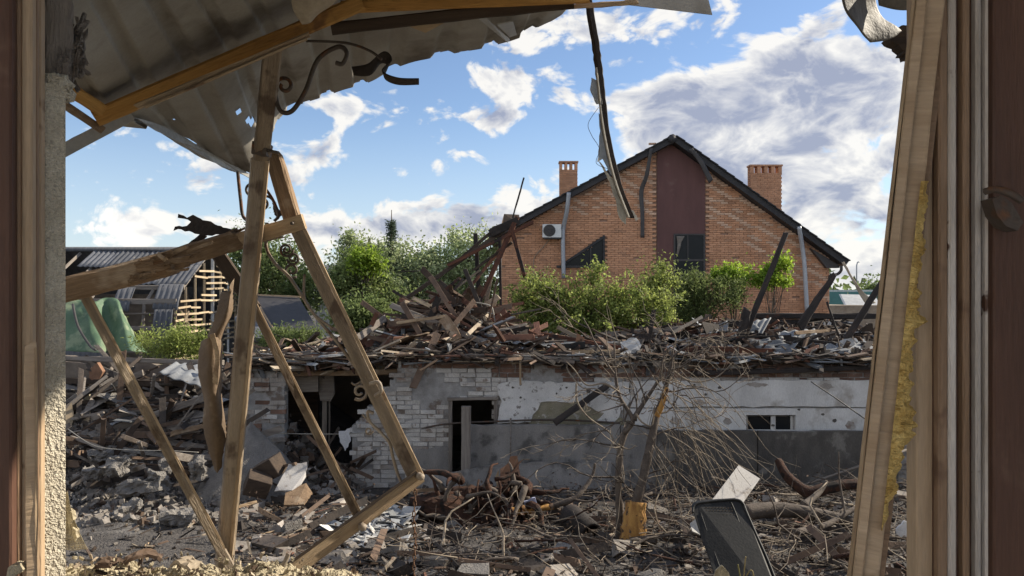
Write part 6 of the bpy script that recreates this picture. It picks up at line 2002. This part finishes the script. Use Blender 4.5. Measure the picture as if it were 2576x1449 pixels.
# ------------------------------------------------------------------ yard
def make_yard():
    rn = random.Random(55)
    b = MB()
    for i in range(5200):
        y = 6.3 + 6.0 * rn.random()
        u = rn.uniform(140, 2330)
        x = B(u, y).x
        z = gz(x, y)
        leftish = u < 600
        dens = .35 if leftish else 1.0
        if rn.random() > dens:
            continue
        k = rn.random()
        if k < .55:
            L = rn.uniform(.04, .42) ** 1.3
            mi = rn.choices((0, 1, 2, 3, 4), (4, .9, 7, 1.6, .5))[0]
            b.obox(Vector((x, y, z + rn.uniform(0, .05))), rrot(rn, 1), Vector((L, rn.uniform(.006, .035), rn.uniform(.004, .02))), mi, jit=.2, rn=rn)
        else:
            s = rn.uniform(.008, .06)
            mi = rn.choices((0, 1, 2, 3, 4, 5), (3, .8, 6, 4, .6, .5))[0]
            b.obox(Vector((x, y, z + rn.uniform(-.005, .03))), rrot(rn), Vector((s * rn.uniform(.8, 2), s, s * rn.uniform(.15, .7))), mi, jit=.35, rn=rn)
    b.build('yard_debris', ['debris_wood', 'debris_pale', 'debris_char', 'rubble', 'debris_red', 'debris_white'], kind='stuff', label='splinters, ash, chips and shards strewn across the yard', cat='debris')
    # dead leaves and litter
    rg = np.random.default_rng(3)
    C = []
    for i in range(500):
        y = rg.uniform(6.6, 12)
        u = rg.uniform(560, 2300)
        x = B(u, y).x
        C.append((x, y, gz(x, y) + .03))
    V, Fc = leaf_mesh(C, .12, 5000, .04, 5)
    tag(mesh_obj('leaf_litter', V, Fc, 'debris_wood'), 'dead leaves and shreds lying in the yard', 'leaf litter', None, 'stuff')
    # tangle of thin twigs in the yard, right and centre
    b = MB()
    for i in range(650):
        y = rn.uniform(7.2, 12)
        u = rn.choice((rn.uniform(1000, 1700), rn.uniform(1600, 2320), rn.uniform(1900, 2320)))
        x = B(u, y).x
        p = Vector((x, y, gz(x, y) + rn.uniform(0, .22)))
        a = rn.uniform(0, 6.28)
        L = rn.uniform(.15, .8)
        d = Vector((math.cos(a), math.sin(a) * .7, rn.gauss(0, .35)))
        pts = [p]
        for k in range(4):
            d = (d + Vector((rn.gauss(0, .25), rn.gauss(0, .25), rn.gauss(0, .2)))).normalized()
            q = pts[-1] + d * L / 4
            q.z = max(q.z, gz(q.x, q.y) + .005)
            pts.append(q)
        b.tube(pts, [rn.uniform(.003, .008) * (1 - .18 * k) for k in range(5)], 4, rn.choices((0, 1), (3, 2))[0], cap=False)
    for i in range(110):
        y = rn.uniform(7.4, 11.6)
        u = rn.uniform(980, 2320)
        x = B(u, y).x
        p = Vector((x, y, gz(x, y) + rn.uniform(.02, .16)))
        a = rn.uniform(0, 6.28)
        d = Vector((math.cos(a), math.sin(a) * .6, rn.gauss(0, .2)))
        pts = [p]
        for k in range(6):
            d = (d + Vector((rn.gauss(0, .22), rn.gauss(0, .22), rn.gauss(0, .15)))).normalized()
            q = pts[-1] + d * rn.uniform(.06, .2)
            q.z = max(q.z, gz(q.x, q.y) + .01)
            pts.append(q)
        r = rn.uniform(.010, .028)
        b.tube(pts, [r * (1 - .11 * k) for k in range(7)], 6, rn.choices((0, 1, 2), (1, 3, 1))[0])
    b.build('twig_tangle', ['twig', 'bark', 'rot_red'], kind='stuff', label='tangle of thin broken twigs over the yard', cat='twigs', smooth=True)

    # ash cone in the breach
    vs, fs = [], []
    nr, na = 12, 30
    apx = P(612, 1062, 11.8)
    for i in range(nr + 1):
        t = i / nr
        for j in range(na):
            a = 2 * math.pi * j / na
            rr = t * (1.0 + .15 * math.sin(3 * a + 1))
            x, y = apx.x + .12 + rr * math.cos(a) * .95, apx.y + rr * math.sin(a) * .8
            z = apx.z * (1 - t) ** 1.15 + (gz(x, y) - .03) * (1 - (1 - t) ** 1.15) + .05 * mn.noise(Vector((x * 4, y * 4, 5)))
            vs.append((x, y, z))
    for i in range(nr):
        for j in range(na):
            fs.append((i * na + j, i * na + (j + 1) % na, (i + 1) * na + (j + 1) % na, (i + 1) * na + j))
    tag(mesh_obj('ash_mound', vs, fs, 'ash_grey', smooth=True), 'smooth grey mound of ash and dust before the breach', 'mound')
    # boxes and sheets by the mound
    def slab3(name, u, v, y, s, rz, rx, ry, m, lab, cat):
        bb = MB()
        bb.obox(P(u, v, y), Matrix.Rotation(rz, 3, 'Z') @ Matrix.Rotation(ry, 3, 'Y') @ Matrix.Rotation(rx, 3, 'X'), Vector(s), jit=.06, rn=rn)
        o = bb.build(name, m, label=lab, cat=cat)
        md = o.modifiers.new('bevel', 'BEVEL')
        md.width = .008
        return o
    slab3('wooden_box', 648, 1218, 10.8, (.34, .3, .26), .4, .25, .35, 'timber_dark', 'dark wooden box tipped beside the upright post', 'box')
    slab3('wooden_box', 678, 1180, 11.1, (.40, .3, .28), -.3, .2, -.5, 'timber_dark', 'second dark wooden box behind the tipped one', 'box')
    plate('white_sheet', [(726, 1168, 11.0), (772, 1162, 11.1), (770, 1198, 11.0), (748, 1234, 10.7), (690, 1236, 10.7), (708, 1200, 10.9)], .02, 'white_board', jagged=(12, 2), label='white crumpled sheet leaning in the rubble left of the slim leg', cat='sheet')
    plate('brown_board', [(718, 1240, 10.4), (770, 1215, 10.6), (786, 1240, 10.5), (765, 1268, 10.2), (714, 1270, 10.2)], .025, 'timber_brown', jagged=(16, 2), label='brown board below the white crumpled sheet', cat='board')
    for (a, e, w, m, lab) in [((590, 1278, 9.9), (645, 1262, 10.1), 7, 'timber_pale', 'pale lath left of the brown plank in the yard'), ((652, 1282, 9.9), (745, 1334, 9.4), 11, 'timber_brown', 'brown plank lying diagonally in the yard between the posts'),
                              ((700, 1250, 10.4), (860, 1248, 10.5), 6, 'charred', 'charred lath behind the brown plank'), ((780, 1310, 9.7), (880, 1290, 9.9), 7, 'charred', 'charred lath behind the slim leg'),
                              ((1040, 1235, 11.2), (1130, 1228, 11.4), 8, 'timber_brown', 'brown lath on the ground by the foot of the leaning post'), ((625, 1355, 8.9), (690, 1335, 9.1), 3, 'timber_pale', 'thin pale stick near the foot of the upright post'),
                              ((342, 1392, 8.4), (375, 1365, 8.7), 3, 'timber_pale', 'thin curved pale strip in the grey dust')]:
        vbeam('lath', a, e, w, m, None, depth=.02, seg=4, wob=.005, ragged=.4, label=lab, cat='lath', group='laths lying in the yard')
    # grey and white scrap heap under the bottom rail
    b = MB()
    for i in range(260):
        u, v = rn.gauss(935, 45), rn.gauss(1330, 28)
        y = 8.9 + (1345 - v) * .012
        b.obox(P(u, v, y), rrot(rn, 1), Vector((rn.uniform(.06, .3), rn.uniform(.05, .2), .006)), rn.choice((0, 0, 1)), jit=.3, rn=rn)
    b.build('sheet_scraps', ['debris_slate', 'debris_white'], kind='stuff', label='heap of grey and white sheet scraps behind the bottom rail', cat='scraps')

    # fallen log, root plate, chair-like board
    tube_obj('fallen_log', crom([P(1050, 1298, 9.9), P(1110, 1272, 10.0), P(1190, 1268, 10.1), P(1270, 1275, 10.2)], 15), [.19 + .025 * math.sin(i * .25) for i in range(46)], 'rot_red', n=22, label='thick rust brown log lying behind the chain', cat='log')
    lg = bpy.data.objects['fallen_log']
    for v in lg.data.vertices:
        w_ = lg.matrix_basis @ v.co
        v.co += v.normal * (.05 * mn.noise(Vector((w_.x * 3, w_.y * 14, w_.z * 14))) + .02 * mn.noise(w_ * 20))
    sp = root('split_stump', P(1280, 1245, 10.2), 'splintered reddish stump with a flat broken board on top', 'stump')
    plate('broken_board', [(1258, 1180, 10.3), (1278, 1165, 10.3), (1284, 1148, 10.3), (1301, 1146, 10.3), (1306, 1180, 10.3), (1316, 1218, 10.2), (1260, 1222, 10.2)], .05, 'orange_board', sp, jagged=(12, 2))
    plate('side_splinter', [(1246, 1200, 10.2), (1254, 1182, 10.2), (1258, 1225, 10.2), (1252, 1235, 10.2)], .03, 'timber_pale', sp)
    bb = MB()
    for i in range(60):
        q = P(rn.uniform(1245, 1330), rn.uniform(1215, 1300), 10.1 + rn.uniform(-.1, .2))
        bb.plank(q, q + Vector((rn.gauss(0, .12), rn.gauss(0, .1), rn.gauss(.02, .1))), rn.uniform(.02, .07), rn.uniform(.01, .05), seg=3, ragged=.5)
    tag(bb.build('split_wood', 'rot_red', sp), kind='stuff')
    tube_obj('stub', crom([P(1290, 1310, 10.0), P(1285, 1260, 10.1), P(1295, 1220, 10.2)], 4), [.12, .13, .13, .13, .12, .12, .11, .10, .09], 'rot_red', sp, n=9)
    bl = root('bent_limb', P(1350, 1285, 9.85), 'forked limb with a debarked orange butt rising right from the split stump', 'limb')
    tube_obj('debarked_butt', crom([P(1262, 1300, 9.8), P(1300, 1286, 9.8), P(1345, 1280, 9.8), P(1400, 1272, 9.9)], 7), [(.07 - .0014 * i) * rn.uniform(.85, 1.12) for i in range(22)], 'raw_wood', bl, n=9)
    tube_obj('limb', crom([P(1385, 1275, 9.88), P(1440, 1256, 9.9), P(1470, 1228, 10.0), P(1490, 1196, 10.1), P(1497, 1165, 10.1)], 7), [(.045 - .001 * i) * rn.uniform(.8, 1.15) for i in range(29)], 'bark', bl, n=8)
    tube_obj('twig', crom([P(1440, 1256, 9.9), P(1480, 1262, 9.8), P(1520, 1250, 9.8), P(1545, 1262, 9.8)], 5), [.02 - .001 * i for i in range(16)], 'bark', bl, n=5)
    tube_obj('root_limb', crom([P(1275, 1290, 9.8), P(1300, 1340, 9.4), P(1360, 1360, 9.2), P(1430, 1392, 8.9), P(1480, 1410, 8.8)], 5), [.10 - .003 * i for i in range(21)], 'rot_red', n=9, label='dark root limb running down right from the split stump', cat='limb')
    plate('blue_scrap', [(1318, 1262, 9.7), (1346, 1252, 9.7), (1350, 1266, 9.7), (1322, 1278, 9.7)], .04, 'cloth_blue', jagged=(8, 2), label='small pale blue rag on the debarked limb', cat='rag')
    rm = root('root_plate', P(1240, 1310, 9.9), 'dark reddish root plate tangled round the rust brown log', 'roots')
    vs, fs = [], []
    c0 = P(1200, 1300, 10.1)
    for i in range(15):
        for j in range(36):
            th_, ph_ = math.pi * .52 * i / 14, 2 * math.pi * j / 36
            q = Vector((math.sin(th_) * math.cos(ph_) * .85, math.sin(th_) * math.sin(ph_) * .42, math.cos(th_) * .36))
            k_ = 1 + .45 * mn.noise(q * 2.2) + .30 * mn.noise(q * 6) + .14 * mn.noise(q * 15)
            vs.append(c0 + q * k_)
    for i in range(14):
        for j in range(36):
            fs.append((i * 36 + j, i * 36 + (j + 1) % 36, (i + 1) * 36 + (j + 1) % 36, (i + 1) * 36 + j))
    mesh_obj('earth_ball', vs, fs, 'rot_red', rm)
    for i in range(52):
        q = P(rn.uniform(1120, 1340), rn.uniform(1205, 1325), 9.9 + rn.uniform(-.25, .3))
        a = rn.uniform(0, 6.28)
        d = Vector((math.cos(a), rn.gauss(0, .4), math.sin(a) * .8)).normalized()
        pts = [q]
        for k in range(7):
            d = (d + Vector((rn.gauss(0, .3), rn.gauss(0, .3), rn.gauss(0, .3) - .05))).normalized()
            e_ = pts[-1] + d * rn.uniform(.05, .13)
            e_.z = max(e_.z, gz(e_.x, e_.y) + .01)
            pts.append(e_)
        r_ = rn.uniform(.012, .065)
        tube_obj('root', pts, [r_ * (1 - .11 * k) * rn.uniform(.85, 1.15) for k in range(8)], rn.choice(('rot_red', 'rot_red', 'bark')), rm, n=7)
    b = MB()
    for i in range(170):
        y = rn.uniform(7.0, 11.8)
        u = rn.choice((rn.uniform(560, 1100), rn.uniform(900, 2300)))
        x = B(u, y).x
        sz = .05 + .17 * rn.random() ** 2
        b.obox(Vector((x, y, gz(x, y) + sz * .15)), rrot(rn, 1), Vector((sz * rn.uniform(1, 2.2), sz, sz * rn.uniform(.3, .7))), rn.choices((0, 1, 2, 4), (4, 2, 1, 3))[0], jit=.35, rn=rn)
    for i in range(130):
        y = rn.uniform(6.9, 11.8)
        u = rn.uniform(600, 2300)
        x = B(u, y).x
        p = Vector((x, y, gz(x, y) + rn.uniform(.01, .10)))
        a = rn.uniform(0, 3.14)
        d = Vector((math.cos(a), math.sin(a) * .7, rn.gauss(0, .15))).normalized()
        b.plank(p, p + d * rn.uniform(.25, .9), rn.uniform(.03, .10), rn.uniform(.012, .03), rn.choices((3, 4, 5), (3, 5, .35))[0], seg=3, ragged=.6, rn=rn)
    b.build('yard_rubble', ['rubble', 'ash_grey', 'barn_grey', 'debris_wood', 'debris_char', 'debris_pale'], kind='stuff', label='broken masonry lumps and boards scattered over the yard', cat='rubble')
    # dark hollow drum/log end
    dr = root('hollow_log', P(1480, 1370, 9.1), 'short dark hollow log lying end on near the bare tree', 'log')
    c = P(1480, 1338, 9.1)
    ax = Vector((-.35, .9, .1)).normalized()
    b = MB()
    a1 = ax.cross(Vector((0, 0, 1))).normalized()
    a2 = ax.cross(a1)
    n = 16
    ring = lambda r, t: [c + ax * t + (a1 * math.cos(2 * math.pi * j / n) + a2 * math.sin(2 * math.pi * j / n)) * r for j in range(n)]
    vs = ring(.15, -.1) + ring(.16, .5) + ring(.115, -.1) + ring(.10, .4)
    fs = []
    for j in range(n):
        k = (j + 1) % n
        fs += [(j, k, n + k, n + j), (2 * n + j, 3 * n + j, 3 * n + k, 2 * n + k), (j, 2 * n + j, 2 * n + k, k)]
    fs.append(tuple(3 * n + j for j in range(n)))
    b.add(vs, fs)
    b.build('shell', 'charred', dr, smooth=True)

    # bare wrecked tree
    t = root('bare_tree', P(1590, 1390, 8.55), 'shattered bare tree with stripped orange base in the yard', 'tree')
    def limb(pts, r0, r1, m, n=7, name='limb'):
        cp = crom([P(*q) for q in pts], 5)
        k = len(cp)
        return tube_obj(name, cp, [(r0 + (r1 - r0) * i / (k - 1)) * rn.uniform(.88, 1.12) for i in range(k)], m, t, n=n)
    limb([(1592, 1392, 8.55), (1594, 1330, 8.55), (1600, 1262, 8.60)], .165, .115, 'raw_wood', 14, 'stripped_base')
    limb([(1598, 1275, 8.61), (1618, 1200, 8.65), (1640, 1100, 8.75), (1655, 1030, 8.85)], .060, .042, 'bark', 9, 'trunk')
    limb([(1655, 1032, 8.85), (1672, 985, 8.90), (1688, 920, 8.95), (1692, 880, 8.95)], .038, .014, 'bark')
    limb([(1650, 1052, 8.83), (1668, 1010, 8.75), (1678, 975, 8.75)], .04, .022, 'raw_wood', 8, 'torn_limb')
    limb([(1556, 1392, 8.75), (1560, 1300, 8.75), (1556, 1220, 8.75), (1562, 1120, 8.80), (1585, 1060, 8.85)], .055, .034, 'bark', 8, 'trunk')
    limb([(1570, 1090, 8.80), (1592, 1056, 8.80), (1560, 1000, 8.85), (1548, 940, 8.90), (1545, 860, 8.95)], .032, .011, 'bark')
    limb([(1592, 1056, 8.80), (1625, 1005, 8.85), (1660, 950, 8.90), (1670, 915, 8.90)], .03, .013, 'bark')
    limb([(1548, 930, 8.90), (1530, 880, 8.95), (1524, 830, 8.95)], .011, .005, 'twig')
    limb([(1556, 985, 8.85), (1520, 965, 8.85), (1475, 968, 8.85), (1445, 930, 8.85), (1425, 910, 8.85)], .015, .005, 'twig')
    limb([(1450, 965, 8.85), (1452, 1010, 8.85), (1480, 1050, 8.85), (1530, 1085, 8.80), (1548, 1112, 8.75), (1580, 1130, 8.75), (1600, 1120, 8.75)], .013, .006, 'twig')
    limb([(1600, 1040, 8.75), (1615, 1062, 8.70), (1640, 1070, 8.70), (1645, 1030, 8.70)], .013, .007, 'twig')
    limb([(1690, 930, 8.95), (1740, 960, 8.85), (1800, 950, 8.85), (1840, 915, 8.85)], .013, .004, 'twig')
    limb([(1690, 885, 8.95), (1700, 850, 8.95), (1680, 815, 9.00)], .012, .004, 'twig')
    # forking fine branches spreading wide
    b = MB()

    def fork(p, d, L, r, depth):
        pts = [p]
        for k in range(5):
            d = (d + Vector((rn.gauss(0, .20), rn.gauss(0, .15), rn.gauss(0, .20) - .015))).normalized()
            pts.append(pts[-1] + d * L / 5)
        b.tube(pts, [r * (1 - .13 * k) for k in range(6)], 4, 0 if depth < 2 else 1, cap=False)
        if depth > 0:
            for k in range(rn.choice((2, 3))):
                q = pts[rn.choice((2, 3, 4, 5))]
                nd = (d + Vector((rn.gauss(0, .65), rn.gauss(0, .4), rn.gauss(0, .55)))).normalized()
                fork(q, nd, L * rn.uniform(.5, .85), r * .62, depth - 1)

    for (u, v, dx, dz) in [(1545, 940, -.6, .6), (1560, 1000, -.9, .2), (1562, 1120, -.8, .1), (1556, 1200, -.9, .25), (1690, 900, .5, .8), (1688, 930, .9, .25), (1672, 985, 1, .2), (1655, 1040, 1, -.1),
                           (1640, 1100, .9, .3), (1625, 1010, -.3, .9), (1600, 1060, .1, 1), (1618, 1200, .8, .4), (1640, 1080, -.7, .3), (1570, 1060, .4, .9), (1600, 1240, -.9, .4), (1660, 960, .2, 1)]:
        fork(P(u, v, 8.80), Vector((dx, rn.gauss(0, .25), dz)).normalized(), rn.uniform(.45, .8), rn.uniform(.010, .016), 3)
    tag(b.build('fine_branches', ['twig', 'bark'], t, smooth=True), kind='stuff')
    # side twigs
    b = MB()
    spine = [(1556, 1220), (1562, 1120), (1600, 1250), (1640, 1100), (1655, 1030), (1688, 920), (1548, 940), (1560, 1000), (1625, 1005), (1672, 985)]
    for i in range(70):
        u, v = rn.choice(spine)
        p = P(u + rn.uniform(-12, 12), v + rn.uniform(-40, 40), 8.80 + rn.uniform(-.1, .1))
        d = Vector((rn.gauss(0, 1), rn.gauss(0, .6), rn.gauss(.1, .8))).normalized()
        L = rn.uniform(.12, .55)
        pts = [p]
        for k in range(5):
            d = (d + Vector((rn.gauss(0, .3), rn.gauss(0, .3), rn.gauss(0, .3)))).normalized()
            pts.append(pts[-1] + d * L / 5)
        r = rn.uniform(.004, .010)
        b.tube(pts, [r * (1 - .15 * k) for k in range(6)], 4, rn.choice((0, 1)), cap=False)
    tag(b.build('twigs', ['twig', 'bark'], t, smooth=True), kind='stuff')
    # long drooping whips falling to the right
    b = MB()
    for i in range(52):
        s = (1680 + rn.uniform(-40, 90), 960 + rn.uniform(-50, 190), 8.85 + rn.uniform(-.3, .3))
        ln = rn.uniform(.4, 1.0)
        e = (s[0] + rn.uniform(40, 330) * ln, s[1] + rn.uniform(110, 330) * ln, s[2] + rn.uniform(-.6, .3))
        if e[1] > 1330:
            e = (e[0], 1330, e[2])
        m1 = (s[0] + (e[0] - s[0]) * .4, s[1] + (e[1] - s[1]) * .33 + rn.uniform(-30, 24), (s[2] + e[2]) / 2)
        m2 = (s[0] + (e[0] - s[0]) * .72, s[1] + (e[1] - s[1]) * .68 + rn.uniform(-30, 24), (s[2] + e[2]) / 2)
        cp = crom([P(*s), P(*m1), P(*m2), P(*e)], 5)
        r = rn.uniform(.003, .0075)
        b.tube(cp, [r * (1 - .04 * k) for k in range(16)], 4, rn.choice((0, 0, 1)), cap=False)
    for i in range(34):
        s = (1650 + rn.uniform(-30, 90), 1010 + rn.uniform(-40, 160), 8.75 + rn.uniform(-.2, .2))
        e = (s[0] + rn.uniform(-20, 130), s[1] + rn.uniform(100, 260), s[2] + rn.uniform(-.4, .3))
        md = ((s[0] + e[0]) / 2 + rn.uniform(-25, 25), (s[1] + e[1]) / 2 + rn.uniform(-25, 10), s[2])
        cp = crom([P(*s), P(*md), P(*e)], 5)
        r = rn.uniform(.0025, .0055)
        b.tube(cp, [r * (1 - .05 * k) for k in range(11)], 4, rn.choice((0, 0, 1)), cap=False)
    tag(b.build('drooping_whips', ['twig', 'bark'], t, smooth=True), kind='stuff')
    # long cable sloping right in front of the white render
    tube_obj('slack_cable', crom([P(2040, 960, 11.8), P(2100, 1000, 11.7), P(2165, 1046, 11.6), P(2230, 1090, 11.6)], 5), .01, 'dark_flash', label='dark cable sloping down before the smooth white render', cat='cable')

    # white board and black chair
    wb = plate('white_board', [(1858, 1170, 8.6), (1912, 1204, 8.6), (1832, 1318, 7.9), (1770, 1330, 7.7), (1736, 1330, 7.7)], .03, 'white_board', label='white board leaning behind the black chair back', cat='board')
    plate('grey_chip', [(1736, 1316, 7.3), (1752, 1304, 7.3), (1762, 1345, 7.2), (1742, 1336, 7.2)], .02, 'debris_white', label='pale chip of board left of the black chair back', cat='board')
    c = root('plastic_chair', P(1850, 1449, 5.7), 'black plastic garden chair with a perforated back at lower right', 'chair')
    y = 5.6
    prof = [(1740, 1275), (1752, 1264), (1800, 1259), (1850, 1256), (1866, 1262), (1876, 1285), (1900, 1340), (1930, 1410), (1965, 1500), (1990, 1580), (1845, 1600), (1815, 1500), (1785, 1410), (1760, 1340)]
    holes = []
    for (v, us) in [(1279, range(1776, 1842, 8)), (1287, range(1778, 1848, 8)), (1297, range(1784, 1850, 9)), (1306, range(1790, 1846, 9)), (1316, range(1796, 1842, 11)), (1328, range(1806, 1840, 14))]:
        holes += [(u, v) for u in us]
    b = MB()
    tilt = lambda u, v: P(u, v, y - (v - 1260) * .0022)
    b.prism([tilt(u, v) for u, v in prof], Vector((0.0, .022, .006)))
    o = b.build('backrest', 'black_plastic', c)
    md = o.modifiers.new('bevel', 'BEVEL')
    md.width = .006
    md.segments = 2
    b = MB()
    for u, v in holes:
        q = tilt(u, v) + Vector((0, -.0015, 0))
        b.prism([q + Vector((-.006, 0, -.009)), q + Vector((.006, 0, -.009)), q + Vector((.006, 0, .009)), q + Vector((-.006, 0, .009))], Vector((0, .001, 0)))
    b.build('perforation', 'interior_dark', c)
    tube_obj('rim', crom([tilt(u, v) + Vector((0, -.004, 0)) for u, v in ((1742, 1290), (1750, 1268), (1800, 1260), (1850, 1257), (1868, 1266), (1878, 1290), (1902, 1345), (1932, 1412), (1966, 1500))], 5), .010, 'black_plastic', c, n=7)
    tube_obj('rib', crom([tilt(u, v) + Vector((0, -.003, 0)) for u, v in ((1838, 1262), (1850, 1290), (1880, 1370), (1910, 1450), (1930, 1510))], 5), .006, 'black_plastic', c)
    tube_obj('rib', crom([tilt(u, v) + Vector((0, -.003, 0)) for u, v in ((1762, 1290), (1790, 1370), (1822, 1460), (1840, 1520))], 5), .005, 'black_plastic', c)
    b = MB()
    b.prism([P(1846, 1600, 4.85), P(1990, 1585, 4.85), P(2010, 1600, 5.3), P(1850, 1620, 5.3)], Vector((0, 0, -.03)))
    b.build('seat', 'black_plastic', c)
    for u in (1862, 1992):
        for yy in (4.9, 5.25):
            q = P(u, 1605, yy)
            tube_obj('leg', [q, Vector((q.x, q.y, gz(q.x, q.y)))], .018, 'black_plastic', c)
    # logs on the right
    tube_obj('fallen_log', crom([P(1870, 1290, 9.2), P(1960, 1282, 9.3), P(2050, 1295, 9.3), P(2120, 1310, 9.2), P(2200, 1330, 9.1)], 5), [.10 - .0015 * i for i in range(21)], 'bark', n=9, label='grey fallen trunk lying behind the white board', cat='log')
    tube_obj('curved_root', crom([P(1958, 1158, 10.4), P(1978, 1195, 10.2), P(2010, 1225, 10.1), P(2040, 1240, 10.0), P(2080, 1228, 10.0), P(2150, 1218, 10.0), P(2220, 1225, 10.0)], 5), [.05 + .03 * math.sin(i * .1) for i in range(31)], 'rot_red', n=8, label='curved brown root before the dark concrete panels', cat='root')
    tube_obj('forked_limb', crom([P(2020, 1272, 9.4), P(2060, 1240, 9.7), P(2080, 1210, 9.8)], 5), [.05 - .003 * i for i in range(11)], 'bark', n=8, label='forked grey limb stub beside the curved root', cat='limb')
    tube_obj('pale_pole', [P(1990, 1232, 11.5), P(2200, 1160, 11.9), P(2330, 1115, 12.0)], .02, 'timber_grey', label='pale pole leaning up to the right before the dark panels', cat='pole')
    tube_obj('fallen_limb', crom([P(2000, 1340, 8.6), P(2080, 1320, 8.9), P(2150, 1280, 9.2), P(2240, 1260, 9.3)], 5), [.045 - .0012 * i for i in range(16)], 'bark', n=7, label='slender grey limb lying right of the black chair', cat='limb')
    plate('plastic_scrap', [(2255, 1338, 7.4), (2275, 1310, 7.4), (2296, 1318, 7.4), (2290, 1345, 7.4), (2268, 1352, 7.4)], .02, 'cloth_white', jagged=(7, 5), label='white plastic scrap at far right between board and frame', cat='scrap')
    plate('tin', [(1448, 1418, 7.9), (1466, 1414, 7.9), (1468, 1440, 7.8), (1450, 1442, 7.8)], .06, 'cloth_blue', jagged=(8, 1.5), label='small pale blue crumpled tin at the bottom centre', cat='tin')
    plate('brick_bat', [(862, 1402, 7.9), (888, 1398, 7.9), (894, 1418, 7.8), (866, 1424, 7.8)], .12, 'rubble', label='grey brick fragment below the bottom rail', cat='brick')
    # pale stalks in the near foreground, below the chair
    st = root('pale_stalks', P(1860, 1449, 4.6), 'yellow dry stalks and leaf in front of the black chair', 'stalks')
    for i, pts in enumerate([[(1868, 1520), (1872, 1440), (1876, 1400)], [(1866, 1480), (1860, 1440), (1856, 1420)], [(1872, 1460), (1886, 1436), (1894, 1440), (1898, 1470)]]):
        tube_obj('stalk', crom([P(u, v, 4.7) for u, v in pts], 5), .004, 'dry_grass', st)
    plate('leaf', [(1790, 1470, 4.6), (1800, 1436, 4.6), (1816, 1422, 4.6), (1834, 1442, 4.6), (1838, 1475, 4.6)], .01, 'wool_yellow', st, jagged=(10, 2))


make_yard()
